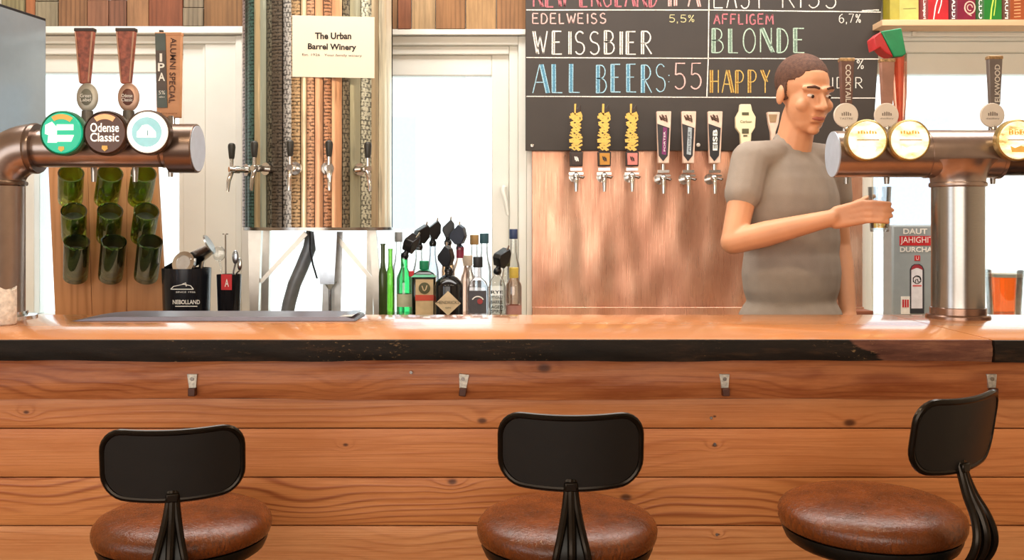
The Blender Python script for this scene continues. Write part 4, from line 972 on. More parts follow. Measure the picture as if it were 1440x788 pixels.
for i, (s2, py_) in enumerate((('RYE', 411), ('WHISKEY', 418), ('BARREL', 425), ('AGED', 432), ('SPIRIT', 438))): text(s2, (X(699, fy), fy-.002, Z(py_, fy)), 17/F*fy, 4.6/F*fy, M_ink, r, bold=.02)
r, bo, cx, R, fy = bottle('rose coloured bottle with a yellow cap at the end of the row', 722.5, 3.86, 22, 403, 391, 377, M_pink, 'cap', 'd0b44f')
obj('label', MB().lathe([(R*1.01, .03), (R*1.01, Z(429, 3.86)-CT)], (cx, 3.86, CT), n=24, cap=False), pbr('maroon label', 'a5746a', .6), r)
# back row
bottle('clear bottle with grey cap behind the emerald gin bottle', 560.5, 4.08, 17, 380, 360, 327, M_clear, 'cap', '9a9a98')
bottle('clear bottle with a large upright black pourer behind the liqueur bottle', 589, 4.06, 22, 392, 368, 340, M_clear, 'pour', lean=8, hw=.03)
bottle('tall clear bottle with black and white pourer behind the diamond label', 608.5, 4.15, 18, 385, 362, 335, glass('cool clear', (.88, .9, .93), .2), 'pour', lean=2, hw=.027)
bottle('amber necked bottle with tall pourer behind the black apothecary bottle', 630, 4.13, 18, 380, 358, 334, M_brownb, 'pour', lean=-2, hw=.026)
r, bo, cx, R, fy = bottle('pale pink bottle with dark red neck foil and navy pourer', 647, 4.05, 24, 384, 366, 342, M_pink, 'pour', '1c2233', lean=-12, hw=.034)
obj('neck_foil', MB().lathe([(.0165, 0), (.0165, .045)], (cx, 4.05, Z(363, 4.05)), n=16), pbr('dark red foil', '7d2138', .4), r)
bottle('clear bottle with a tan cork cap beside the navy pourer', 667, 4.14, 20, 380, 362, 331, M_clear, 'cap', 'a88654')
bottle('clear bottle with a teal cap behind the square whiskey bottle', 681, 4.04, 20, 382, 360, 329, M_clear, 'cap', '2f5560')
bottle('tall clear bottle with dark olive cap behind the printed bottle', 711.5, 4.02, 18, 398, 384, 361, M_clear, 'cap', '3c4527')
bottle('tall slim clear bottle with navy cap by the window frame', 722, 4.16, 18, 378, 358, 323, M_clear, 'cap', '2b3a5e')
bottle('amber bottle half hidden behind the square whiskey bottle', 658, 3.98, 20, 394, 378, 360, M_pink, 'cap', 'c9b9a6')
bottle('tall dark olive bottle beside the dispenser leg', 538.5, 3.80, 12, 388, 372, 345, M_olive, 'none')
bottle('leaf green bottle between the dispenser leg and emerald gin', 549, 3.97, 12, 386, 374, 352, glass('leaf green glass', (.6, .8, .45), .2), 'none')

# ------------------------------------------------------------------ copper splashback and chalkboard
def copper():
    m, t, b = nt('hammered copper sheet')
    tc = nd(t, 'ShaderNodeTexCoord').outputs['Object']
    n1 = nd(t, 'ShaderNodeTexNoise', {'Vector': nd(t, 'ShaderNodeMapping', {0: tc, 3: (3, 3, 1.3)}).outputs[0], 'Scale': 1.6, 'Detail': 4, 'Roughness': .6}).outputs[0]
    n2 = nd(t, 'ShaderNodeTexNoise', {'Vector': nd(t, 'ShaderNodeMapping', {0: tc, 3: (260, 1, 6)}).outputs[0], 'Scale': 1, 'Detail': 3}).outputs[0]
    n3 = nd(t, 'ShaderNodeTexNoise', {'Vector': nd(t, 'ShaderNodeMapping', {0: tc, 3: (2.2, 1, 1.0)}).outputs[0], 'Scale': 2.0, 'Detail': 1}).outputs[0]
    col = ramp(t, n1, [(.3, lin('b9826a')), (.5, lin('cd9a80')), (.7, lin('e0b79d'))])
    col = mixc(t, nd(t, 'ShaderNodeMapRange', {0: n2, 1: .5, 2: .8, 3: 0, 4: .35}).outputs[0], col, lin('8f5a42'))
    t.links.new(col, b.inputs['Base Color']); b.inputs['Metallic'].default_value = .75
    t.links.new(nd(t, 'ShaderNodeMapRange', {0: n2, 1: .3, 2: .7, 3: .24, 4: .4}).outputs[0], b.inputs['Roughness'])
    b1 = nd(t, 'ShaderNodeBump', {'Height': n3, 'Strength': .9, 'Distance': .05}).outputs[0]
    t.links.new(nd(t, 'ShaderNodeBump', {'Height': n2, 'Strength': .12, 'Distance': .002, 'Normal': b1}).outputs[0], b.inputs['Normal'])
    return m
M_copper = copper()
CY = WY-.02
cp = thing('copper_splashback', 'tall hammered copper sheet fixed to the wall below the chalkboard', 'splashback', (X(980, CY), CY, CT))
obj('sheet', MB().box((X(748, CY), CY, Z(432, CY)), (X(1213, CY), WY-.001, Z(205, CY))), M_copper, cp, bevel=.002)
obj('skirting', MB().box((X(748, CY), CY-.02, CT), (X(1213, CY), WY-.001, Z(431.5, CY))), M_copper, cp, bevel=.003)
tag(obj('wood_block', MB().box((X(1192, 4.1), 4.05, CT), (X(1222, 4.1), 4.15, Z(436, 4.1))), wood('red block', '9a5f46', '6d3a28', 'X', 4, 60), None, bevel=.002, loc=(X(1210, 4.1), 4.1, CT)), 'small red brown wooden block at the end of the copper sheet', 'block')

KBY = WY-.045
cb = thing('chalkboard', 'large black chalkboard beer menu with coloured hand lettering', 'chalkboard', (X(985, KBY), KBY, Z(212, KBY)))
obj('board', MB().prism([pz(739, -95, KBY), pz(1246, -95, KBY), pz(1240, 0, KBY), pz(1227, 212, KBY), pz(739, 212, KBY)], KBY, KBY+.018), pbr('chalkboard black', '38302a', .55, 0, .12, 5), cb, bevel=.002)
def chalk(name, col):
    m, t, b = nt(name)
    tc = nd(t, 'ShaderNodeTexCoord').outputs['Object']
    nn = nd(t, 'ShaderNodeTexNoise', {'Vector': tc, 'Scale': 220, 'Detail': 3}).outputs[0]
    c = lin(col); col_ = ramp(t, nn, [(.36, tuple(v*.55 for v in c[:3])+(1,)), (.5, c)])
    t.links.new(col_, b.inputs['Base Color']); b.inputs['Roughness'].default_value = .95
    return m
CH = {k: chalk('chalk '+k, v) for k, v in dict(white='f4ece0', pink='e9bdb4', rose='c97a80', blue='a9cfdc', gold='d9b563', green='bcd2bd', yellow='d9cf9a').items()}
CHF = {k: chalk('chalk fill '+k, v) for k, v in dict(white='8f857a', pink='8c5a58', rose='9a4a55', blue='5f93ab', gold='94692c', green='7d947f', yellow='7d744c').items()}
def arc(cx, cz, rx, rz, a0, a1, n=9): return [(cx+rx*math.cos(math.radians(a0+(a1-a0)*k/n)), cz+rz*math.sin(math.radians(a0+(a1-a0)*k/n))) for k in range(n+1)]
S_ = arc(.52, .76, .4, .24, 35, 240)+arc(.5, .26, .44, .26, 80, -150)
GL = {  # strokes; the first stroke of a letter is its stem
 'A': [[(.0, 0), (.5, 1)], [(.5, 1), (1, 0)], [(.2, .38), (.8, .38)]], 'B': [[(.05, 0), (.05, 1)], [(.05, 1)]+arc(.45, .76, .42, .24, 90, -90)+[(.05, .52)], [(.05, .52)]+arc(.5, .26, .48, .26, 90, -90)+[(.05, 0)]],
 'C': [arc(.55, .5, .5, .5, 50, 310, 14)], 'D': [[(.05, 0), (.05, 1)], [(.05, 1)]+arc(.3, .5, .65, .5, 90, -90, 12)+[(.05, 0)]], 'E': [[(.05, 0), (.05, 1)], [(.05, 1), (.9, 1)], [(.05, .53), (.75, .53)], [(.05, 0), (.95, 0)]],
 'F': [[(.05, 0), (.05, 1)], [(.05, 1), (.95, 1)], [(.05, .53), (.75, .53)]], 'G': [arc(.52, .5, .48, .5, 50, 300, 14)+[(.95, .1), (.95, .42), (.6, .42)]], 'H': [[(.05, 0), (.05, 1)], [(.95, 0), (.95, 1)], [(.05, .5), (.95, .5)]],
 'I': [[(.5, 0), (.5, 1)]], 'K': [[(.05, 0), (.05, 1)], [(.95, 1), (.08, .45)], [(.3, .58), (1, 0)]], 'L': [[(.05, 0), (.05, 1)], [(.05, 0), (.95, 0)]], 'M': [[(.0, 0), (.1, 1)], [(.1, 1), (.5, .3), (.9, 1)], [(.9, 1), (1, 0)]],
 'N': [[(.05, 0), (.05, 1)], [(.05, 1), (.95, 0)], [(.95, 0), (.95, 1)]], 'O': [arc(.5, .5, .5, .5, 90, 450, 20)], 'P': [[(.05, 0), (.05, 1)], [(.05, 1)]+arc(.45, .74, .45, .26, 90, -90)+[(.05, .48)]],
 'R': [[(.05, 0), (.05, 1)], [(.05, 1)]+arc(.45, .74, .45, .26, 90, -90)+[(.05, .48)], [(.35, .48), (1, 0)]], 'S': [S_], 'T': [[(.5, 0), (.5, 1)], [(0, 1), (1, 1)]], 'W': [[(0, 1), (.27, 0)], [(.27, 0), (.5, .8)], [(.5, .8), (.73, 0)], [(.73, 0), (1, 1)]],
 'Y': [[(.5, .48), (0, 1)], [(.5, .48), (1, 1)], [(.5, 0), (.5, .48)]], '5': [[(.95, 1), (.15, 1), (.1, .56)]+arc(.45, .3, .5, .3, 120, -140, 12)], '6': [arc(.8, .55, .75, .45, 95, 180, 6)+arc(.5, .28, .45, .28, 180, 540, 16)], '7': [[(0, 1), (.95, 1), (.35, 0)]],
 ',': [[(.4, .08), (.25, -.18)]], ':': [[(.45, .62), (.5, .56)], [(.45, .18), (.5, .12)]], '%': [[(.9, 1), (.1, 0)], arc(.2, .8, .17, .18, 0, 360, 10), arc(.8, .2, .17, .18, 0, 360, 10)]}
NARROW = {'I': .35, ',': .3, ':': .35, 'W': 1.35, 'M': 1.2, 'L': .85}
def chalkword(word, x0, x1, y0, y1, col, sw=1.6, dbl=0, name='chalk_lettering'):
    ws = [NARROW.get(c, 1.0) if c != ' ' else .6 for c in word]; gap = .28; tot = sum(ws)+gap*(len(word)-1)
    u = (x1-x0)/tot; x = x0; mb = MB(); fills = []; Y = KBY-.0015; k = Y/F
    for c, w_ in zip(word, ws):
        if c != ' ':
            jx, jy = random.uniform(-.04, .04)*u, random.uniform(-.02, .02)*(y1-y0)
            for si, st in enumerate(GL[c]):
                q = [(x+a*w_*u*.92+jx+random.uniform(-.15, .15), y1-b*(y1-y0)+jy+random.uniform(-.2, .2)) for a, b in st]
                mb.ribbon([pz(a, b, Y) for a, b in q], sw*k, Y)
                if dbl and si == (1 if c in 'AN' else 0) and len(st) == 2:
                    q2 = [(a+dbl, b) for a, b in q]; mb.ribbon([pz(a, b, Y) for a, b in q2], sw*k*.8, Y)
                    fills.append(MB().ribbon([pz(a+dbl/2, b, Y) for a, b in q], dbl*.9*k, Y+.0006, .0006))
        x += (w_+gap)*u
    o = obj(name, mb, CH[col], cb)
    for mf in fills: obj('stroke_fill', mf, CHF[col], o)
chalkword('NEW ENGLAND', 750, 925, -22, 9, 'rose', 2.0, 3); chalkword('IPA', 938, 984, -22, 9, 'pink', 2, 3)
chalkword('EAST', 1003, 1075, -22, 11, 'white', 1.6); chalkword('KISS', 1100, 1178, -22, 11, 'white', 1.6)
chalkword('EDELWEISS', 749, 853, 19, 33, 'pink', 1.7); chalkword('5,5%', 941, 977, 21, 31, 'yellow', 1.1)
chalkword('WEISSBIER', 750, 917, 44, 76, 'white', 1.8, 3)
chalkword('ALL', 750, 817, 90, 130, 'blue', 1.4, 5); chalkword('BEERS', 838, 938, 91, 130, 'blue', 1.4, 4.5); chalkword(':', 938, 944, 98, 118, 'blue', 1.6); chalkword('55', 949, 988, 89, 125, 'pink', 1.8)
chalkword('AFFLIGEM', 1004, 1088, 20, 34, 'rose', 2.0); chalkword('6,7%', 1180, 1211, 20, 32, 'white', 1.1)
chalkword('BLONDE', 1001, 1134, 40, 74, 'green', 1.5, 4.5); chalkword('HAPPY', 998, 1084, 99, 131, 'gold', 1.4, 3.5)
chalkword('CIDER', 1156, 1214, 109, 124, 'white', 1.1); chalkword('%', 1205, 1215, 84, 97, 'white', 1.1)
ln = MB(); Yl = KBY-.0012
for (a, b) in (((740, 14), (995, 14)), ((740, 81), (1236, 83)), ((740, 135.5), (1232, 138)), ((995, 14), (1239, 17)), ((998, -90), (996, 83)), ((996, 83), (994, 137)), ((1212, 15), (1236, 14))):
    q = [(a[0]+(b[0]-a[0])*i/14, a[1]+(b[1]-a[1])*i/14+random.uniform(-.15, .15)) for i in range(15)]
    ln.ribbon([pz(u, v, Yl) for u, v in q], 1.5*Yl/F, Yl)
obj('ruled_lines', ln, CH['white'], cb)
for px, py in ((748.5, 205), (982, 204), (1222, 205)):
    c = P(px, py, KBY); obj('screw', MB().lathe([(.009, 0), (.007, .004), (.0001, .005)], c, (0, -1, 0), 14), M_steel if px != 982 else M_white, cb)

# ------------------------------------------------------------------ taps on the copper wall
M_gold = pbr('gold graffiti', 'd9b259', .4, .3, .15); M_dkbr = pbr('dark brown block', '2e1d14', .4)
def wall_faucet(r, px, Y, zt):
    c = Vector((X(px, Y), Y, zt))
    o = obj('faucet', MB().cbox(c+Vector((0, 0, -.004)), (.05, .022, .012)).cbox(c+Vector((0, 0, -.022)), (.062, .012, .009)).sph(c+Vector((0, -.002, -.034)), (.015, .015, .018), 14, 10).cyl(c+Vector((0, 0, -.032)), Vector((c.x, CY-.0005, c.z-.032)), .010, n=12).cyl(Vector((c.x, CY-.008, c.z-.032)), Vector((c.x, CY-.0005, c.z-.032)), .024, n=20), M_chrome, r)
    obj('spout', MB().tube([c+Vector((0, -.006, -.04)), c+Vector((0, -.012, -.07)), c+Vector((0, -.012, -.10))], [.010, .009, .007], 12), M_chrome, o)
    obj('side_lever', MB().tube([c+Vector((.01, -.004, -.034)), c+Vector((.03, -.006, -.040)), c+Vector((.032, -.006, -.034))], [.006, .006, .007], 8), M_chrome, o)
Yt = WY-.13
for px, colr, lab in ((810, '3c2a22', 'brown'), (849.5, 'c0852f', 'amber'), (888.5, 'd77f74', 'pink')):
    cx = X(px, Yt); k = Yt/F
    r = thing('beer_tap', 'dark tap handle with gold graffiti lettering above a %s block' % lab, 'beer tap', (cx, Yt, Z(236, Yt)))
    h = obj('handle', MB().prism(ppoly([(px-8, 214), (px+8, 214), (px+7, 160), (px+6, 147), (px+2, 153), (px-1, 150), (px-6, 162)], Yt), Yt-.012, Yt+.012), M_dkbr, r, bevel=.002)
    rs = random.Random(5); mb = MB(); yy = Yt-.0145
    mb.ribbon([pz(px-1, 146, yy), pz(px-1.5, 162, yy)], 2.6*k, yy, .003)
    for i in range(15):
        v = 160+i*3.5; a = rs.uniform(5, 9.5); t_ = rs.uniform(-3, 3)
        mb.ribbon([pz(px-a, v+t_, yy), pz(px-2, v-t_*.4+1, yy), pz(px+2, v+t_*.5, yy), pz(px+a*.95, v-t_, yy)], rs.uniform(2.2, 3.6)*k, yy-.0002*(i % 3), .003)
    for i in range(7):
        v = 162+i*7.3; mb.ribbon([pz(px-4+rs.uniform(-2, 2), v-3, yy), pz(px+rs.uniform(-2, 2), v+2, yy), pz(px+4+rs.uniform(-2, 2), v+6, yy)], 2.6*k, yy-.0008, .003)
    mb.ribbon(ppoly([(px+2, 160), (px+7, 162), (px+8, 168), (px+4, 172), (px, 168)], yy), 2.6*k, yy-.001, .003)
    obj('lettering', mb, M_gold, h)
    bl_ = obj('colour_block', MB().prism(ppoly([(px-9.5, 214), (px+9.5, 214), (px+9, 234), (px-9, 234)], Yt), Yt-.014, Yt+.012), M_dkbr, r, bevel=.002)
    obj('block_label', MB().prism(ppoly([(px-6.5, 215.5), (px+8, 215.5), (px+8, 232), (px-6, 232)], Yt-.014), Yt-.0165, Yt-.0135), pbr('block '+lab, colr, .5, 0, .1), bl_, bevel=.001)
    mk = MB()
    for i in range(4): mk.ribbon(ppoly([(px-2+i*1.5, 221+rs.uniform(-1, 1)), (px-1+i*1.5, 226+rs.uniform(-1, 1))], Yt-.017), 1.1*k, Yt-.0175)
    obj('block_mark', mk, M_white if lab == 'brown' else M_dkbr, bl_)
    wall_faucet(r, px, Yt, Z(237, Yt))
M_cream = pbr('cream plastic', 'eee0b8', .4, 0, .04); M_blush = pbr('blush border', 'e6c4ae', .45)
for px, fill, letter, lab in ((932.5, '7d2a63', 'PORTER', 'magenta'), (967.5, 'a9b2b6', 'PILSNER', 'silver'), (1004.5, 'e9e6e0', 'ISBJORN', 'white lettered')):
    k = Yt/F; cx = X(px, Yt)
    r = thing('beer_tap', 'tapered tap handle with pale border, black field and %s strip' % lab, 'beer tap', (cx, Yt, Z(236, Yt)))
    h = obj('handle', MB().prism(ppoly([(px-9.5, 157), (px+11, 157), (px+8, 230), (px-7.5, 230)], Yt), Yt-.012, Yt+.012), M_blush, r, bevel=.003)
    yy = Yt-.0125
    obj('dark_field', MB().prism(ppoly([(px-8.2, 174), (px+9, 180), (px+6.5, 219), (px, 227), (px-6.2, 219)], yy), yy-.001, yy+.001), pbr('black field', '2c2a2c', .4), h)
    if lab == 'white lettered': text('EISB', (X(px+1, yy), yy-.002, Z(197, yy)), .09, .02, M_white, h, rot=PI/2, bold=.03)
    else:
        obj('strip', MB().prism(ppoly([(px, 179), (px+5.5, 180), (px+4, 218), (px-2, 217)], yy), yy-.002, yy), pbr('strip '+lab, fill, .45, 0, .25, 90), h)
        text(letter, (X(px+1.8, yy), yy-.0025, Z(199, yy)), .085, .008, M_white if lab == 'magenta' else M_ink, h, rot=PI/2)
    mk = MB(); rs = random.Random(3)
    for i in range(6): mk.ribbon(ppoly([(px-5+i*1.7, 164+rs.uniform(-3, 3)), (px-3+i*1.7, 167+rs.uniform(-2, 3)), (px-2+i*1.5, 170+rs.uniform(-3, 3))], yy), 1.8*k, yy-.001)
    obj('emblem', mk, pbr('sepia mark', '5c4032', .5), h)
    obj('stem', MB().cyl((cx, Yt, Z(231, Yt)), (cx, Yt, Z(240, Yt)), .009, n=12), M_chrome, r)
    wall_faucet(r, px, Yt, Z(240, Yt))
# cream badge shaped tap and a small pale one, half hidden by the bartender
r = thing('beer_tap', 'cream coloured tap handle with a broad eight sided badge', 'beer tap', (X(1047.5, Yt), Yt, Z(236, Yt)))
h = obj('handle', MB().prism(ppoly([(1040, 147), (1055, 147), (1057, 156), (1062, 165), (1061, 180), (1056, 188), (1053, 232), (1043, 232), (1040, 188), (1034, 180), (1034, 165), (1039, 156)], Yt), Yt-.012, Yt+.012), M_cream, r, bevel=.003)
text('Carlsen', (X(1048, Yt), Yt-.013, Z(171.5, Yt)), .05, .012, pbr('olive print', '6f6a45', .5), h, bold=.01)
obj('emblem', MB().pbox(1043.5, 1053, 158, 162, Yt-.0135, .001).pbox(1043.5, 1053, 181, 188, Yt-.0135, .001).pbox(1045.5, 1051, 190, 192, Yt-.0135, .001), pbr('dark olive print', '57533a', .5), h)
wall_faucet(r, 1047.5, Yt, Z(236, Yt))
r = thing('beer_tap', 'short pale glass shaped tap handle behind the bartender', 'beer tap', (X(1087, Yt), Yt, Z(236, Yt)))
h = obj('handle', MB().prism(ppoly([(1078, 158), (1096, 158), (1094, 174), (1090, 186), (1089, 232), (1085, 232), (1083, 186), (1080, 174)], Yt), Yt-.012, Yt+.012), M_blush, r, bevel=.003)
obj('emblem', MB().prism(ppoly([(1081, 161), (1093, 161), (1091, 172), (1083, 172)], Yt-.0135), Yt-.0135, Yt-.0125), pbr('tan print', 'a3835f', .5), h)
wall_faucet(r, 1087, Yt, Z(236, Yt))

# ------------------------------------------------------------------ shelf of cartons, top right
SHY = 4.145
sh = thing('wall_shelf', 'pale wooden wall shelf above the right window', 'shelf', (X(1440, SHY), SHY, Z(37, SHY)))
obj('board', MB().box((X(1240.5, SHY), SHY, Z(36, SHY)), (X(1640, SHY), WY-.001, Z(27.5, SHY))), wood('shelf pine', 'e6c29a', 'd1a577', 'X', 14, 40, 1, rough=.5, contrast=.4), sh, bevel=.002)
for bx in (1300, 1560): obj('bracket', MB().prism([(X(bx, SHY), Z(36.5, SHY)), (X(bx, SHY)+.015, Z(36.5, SHY)), (X(bx, SHY)+.015, Z(43, SHY)), (X(bx, SHY), Z(43, SHY))], SHY+.12, WY-.001), M_ivory, sh)
zt = Z(27.5, SHY); shz = zt+.0005
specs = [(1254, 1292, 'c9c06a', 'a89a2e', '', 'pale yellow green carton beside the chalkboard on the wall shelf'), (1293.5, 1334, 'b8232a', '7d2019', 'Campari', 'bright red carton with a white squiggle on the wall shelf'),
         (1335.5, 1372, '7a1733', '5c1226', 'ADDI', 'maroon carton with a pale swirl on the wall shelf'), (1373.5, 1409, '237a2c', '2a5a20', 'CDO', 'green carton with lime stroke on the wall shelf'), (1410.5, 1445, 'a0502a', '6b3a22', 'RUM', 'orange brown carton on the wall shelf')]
for i, (a, b, c1, c2, tx, lb_) in enumerate(specs):
    Yc = SHY+.02; x0, x1 = X(a, Yc), X(b, Yc); xm = x0+(x1-x0)*.28
    r = thing('carton', lb_, 'carton', ((x0+x1)/2, Yc+.05, shz))
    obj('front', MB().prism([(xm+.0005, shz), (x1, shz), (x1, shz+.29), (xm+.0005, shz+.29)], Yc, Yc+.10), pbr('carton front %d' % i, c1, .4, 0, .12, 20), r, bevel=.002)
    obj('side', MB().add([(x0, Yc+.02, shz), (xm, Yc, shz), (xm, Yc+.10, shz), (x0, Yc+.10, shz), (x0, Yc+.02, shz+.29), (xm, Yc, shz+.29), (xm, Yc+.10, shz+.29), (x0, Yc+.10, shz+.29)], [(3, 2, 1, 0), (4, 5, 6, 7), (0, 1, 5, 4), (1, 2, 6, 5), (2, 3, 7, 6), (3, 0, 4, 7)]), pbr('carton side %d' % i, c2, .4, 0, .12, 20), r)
    if tx: text(tx, ((x0+xm)/2+.004, Yc+.004, shz+.05), .085, .017, M_white, r, rot=-PI/2, bold=.02)
    mk = MB(); cxm = (xm+x1)/2; yy = Yc-.001
    if i == 1: mk.ribbon([(cxm-.02, shz+.004), (cxm-.012, shz+.06), (cxm, shz+.1)], .005, yy); mk.ribbon([(cxm, shz+.03), (cxm+.012, shz+.07), (cxm+.016, shz+.1)], .004, yy)
    if i == 2: mk.ribbon(arc(cxm+.015, shz+.055, .022, .026, 30, 390, 16), .005, yy); mk.ribbon(arc(cxm+.015, shz+.055, .011, .013, 0, 300, 12), .004, yy); mk.ribbon([(cxm+.005, shz+.03), (cxm+.022, shz+.02)], .004, yy)
    if i == 3: mk.ribbon([(cxm-.01, shz+.005), (cxm-.006, shz+.05), (cxm+.004, shz+.1)], .006, yy); mk.ribbon([(cxm+.004, shz+.02), (cxm+.010, shz+.06), (cxm+.013, shz+.1)], .004, yy)
    if i == 4:
        for q in range(6): mk.ribbon([(cxm-.02, shz+.015+q*.014), (cxm+.008, shz+.017+q*.014)], .005, yy)
    if i == 0: mk.ribbon([(cxm-.025, shz+.05), (cxm+.03, shz+.052)], .003, yy)
    if mk.v: obj('print', mk, [pbr('olive line', '8a8348', .5), M_white, M_blush, pbr('lime print', 'cfe35a', .5), pbr('orange print', 'e0a070', .5)][i], r)

# ------------------------------------------------------------------ grey dispenser machine and drinks on the right
GY = 3.86
gm = thing('shot_dispenser', 'grey upright drink dispenser machine printed with a bottle', 'dispenser', (X(1318, GY), GY, CT))
obj('housing', MB().box((X(1254.5, GY), GY, CT), (X(1381, GY), GY+.10, Z(316.5, GY))), pbr('grey enamel', '9aa3a4', .35, 0, .04), gm, bevel=.008)
k = GY/F; yy = GY-.001
text('DAUT', (X(1287, yy), yy-.0005, Z(325.5, yy)), 34*k, 8*k, M_white, gm, bold=.03)
obj('red_field', MB().pbox(1265, 1313.5, 332, 345.5, yy, .0012), M_red, gm)
text('JAHIGHIT', (X(1289.3, yy), yy-.001, Z(338.8, yy)), 46*k, 11*k, M_white, gm, bold=.0)
text('DURCHA', (X(1288.5, yy), yy-.0005, Z(351, yy)), 46*k, 7.5*k, M_white, gm, bold=.03)
obj('red_mark', MB().pbox(1286, 1294, 359.5, 367, yy, .0012), M_red, gm); text('U', (X(1290, yy), yy-.001, Z(363.2, yy)), 4*k, 5*k, M_white, gm)
obj('bottle_outline', MB().prism(ppoly([(1279.5, 441), (1279.5, 379), (1282, 374), (1286, 371.5), (1293, 371.5), (1297, 374), (1299.5, 379), (1299.5, 441)], yy), yy-.0005, yy+.001), pbr('dark outline', '33343a', .5), gm)
obj('bottle_print', MB().prism(ppoly([(1281.5, 434), (1281.5, 380), (1284, 377), (1294, 377), (1297, 380), (1297, 434)], yy), yy-.0012, yy), pbr('white bottle print', 'e8e6ea', .5), gm)
obj('bottle_cap_print', MB().prism(ppoly([(1281, 380), (1283, 375), (1287, 372.5), (1292, 372.5), (1296, 375), (1298, 380), (1289.5, 376.5)], yy), yy-.0016, yy), pbr('cap print', '9c2f3a', .5), gm)
obj('stag_print', MB().lathe([(.017, 0), (.014, 0)], (X(1289.5, yy), yy-.0016, Z(393.5, yy)), (0, -1, 0), 20, closed=False, cap=False), M_ink, gm)
mk = MB().ribbon(ppoly([(1284, 397), (1284, 391), (1288, 388.5), (1293, 390), (1295, 396), (1291, 397), (1290, 393), (1287, 394), (1287, 398)], yy), 1.2*k, yy-.0018); obj('head_print', mk, M_ink, gm)
obj('red_text_print', MB().pbox(1283.5, 1296, 401, 403.3, yy-.0016, .001), pbr('soft red', 'd56a6a', .5), gm)
obj('shot_print', MB().pbox(1267, 1280, 417, 442, yy, .001), M_white, gm); text('III', (X(1273.3, yy), yy-.001, Z(427, yy)), 9*k, 11*k, M_red, gm, bold=.04)
obj('latch', MB().cyl(P(1313.5, 406, GY)+Vector((0, -.004, 0)), P(1313.5, 406, GY), .009, n=14), M_blackpl, gm)
# glass of orange beer on the counter
def pint(label, name, c, R0, R1, h, liq, lcol, parent=None):
    r = thing(name, label, 'glass', c)
    obj('glass', MB().lathe([(R0*.95, 0), (R0, .004), (R1, h), (R1-.0025, h), (R0-.003, .012), (.0001, .010)], c, n=32), M_clear, r)
    if liq:
        rl = R0+(R1-R0)*liq/h-.0035
        obj('beer', MB().lathe([(.0001, .011), (R0-.004, .012), (rl, liq), (.0001, liq)], c, n=28), lcol, r)
        obj('foam', MB().lathe([(.0001, liq+.0005), (rl, liq+.0005), (rl+.0006, liq+.014), (.0001, liq+.016)], c, n=28), pbr('beer foam', 'f3e9d6', .8, 0, .05), r)
    return r
pint('short glass of orange beer standing by the right window', 'beer_glass', (X(1412, 4.0), 4.0, CT), .062, .074, .225, .195, glass('orange beer', (1.0, .62, .36), .15))

# ------------------------------------------------------------------ bartender
def remesh(name, mb, vox, m, parent=None, smooth=6, loc=None):
    off = woff(parent) if parent else (Vector(loc) if loc is not None else Vector((0, 0, 0)))
    me = bpy.data.meshes.new('tmp'); me.from_pydata([v-off for v in mb.v], [], mb.f)
    bm = bmesh.new(); bm.from_mesh(me); bmesh.ops.recalc_face_normals(bm, faces=bm.faces); bm.to_mesh(me); bm.free()
    o = bpy.data.objects.new('tmp', me); C.objects.link(o)
    rm = o.modifiers.new('r', 'REMESH'); rm.mode = 'VOXEL'; rm.voxel_size = vox
    sm = o.modifiers.new('s', 'SMOOTH'); sm.iterations = smooth; sm.factor = .5
    dg = bpy.context.evaluated_depsgraph_get(); me2 = bpy.data.meshes.new_from_object(o.evaluated_get(dg))
    bpy.data.objects.remove(o); bpy.data.meshes.remove(me); me2.name = name
    me2.materials.clear(); me2.materials.append(m); me2.shade_smooth()
    o = bpy.data.objects.new(name, me2); C.objects.link(o)
    if parent: o.parent = parent
    elif loc is not None: o.location = loc
    return o
V = Vector
M_skin = pbr('skin', 'd79a72', .5, 0, .06, 12); M_shirt = pbr('taupe cotton', '9a8d80', .9, 0, .06, 20, .15, 300)
PX, PYY = .985, 3.42
yaw = math.radians(26)
def T(x, y, z):                                      # torso frame: x to his left, y to his back
    c, s_ = math.cos(yaw), math.sin(yaw); return V((PX+x*c-y*s_, PYY+x*s_+y*c, z))
def ell(mb, c, r, rz=0.0):
    old = mb.M; mb.M = Matrix.Translation(c) @ Matrix.Rotation(yaw+rz, 4, 'Z'); mb.sph((0, 0, 0), r, 20, 12); mb.M = old
RS, LS = T(-.185, 0, 1.605), T(.185, 0, 1.605)       # shoulders
RE = V((.742, 3.255, 1.325)); RWR = V((1.025, 3.105, 1.405))
LE = LS+V((.045, .05, -.30)); LW = LE+V((.0, -.10, -.235))
GX, GYY, GZ = X(1237, 3.075), 3.075, Z(326, 3.075)   # glass under the tap
HC = V((PX+.03, PYY-.05, 1.832)); hyaw = math.radians(17); hp = math.radians(13)
HM = Matrix.Translation(HC) @ Matrix.Rotation(hyaw, 4, 'Z') @ Matrix.Rotation(hp, 4, 'X') @ Matrix.Scale(1.10, 4)
body = MB()
# trunk, legs
ell(body, T(0, 0, 1.44), (.155, .10, .20)); ell(body, T(0, .005, 1.22), (.14, .10, .17)); ell(body, T(0, .01, 1.03), (.15, .11, .13))
for s_ in (-1, 1):
    hip = T(s_*.09, .01, 1.0); kn_ = T(s_*.105, .0, .60); an = T(s_*.11, .03, .20)
    body.cap(hip, kn_, .082, .058).cap(kn_, an, .056, .040); body.cap(an+V((0, 0, -.05)), T(s_*.12, -.13, .135), .036, .028)
# neck and shoulders
nb = T(0, .005, 1.615); body.cap(nb, HM @ V((0, .012, -.065)), .066, .060)
for s_, sh_ in ((-1, RS), (1, LS)): body.cap(T(s_*.05, .01, 1.63), sh_+V((0, 0, .0)), .050, .052)
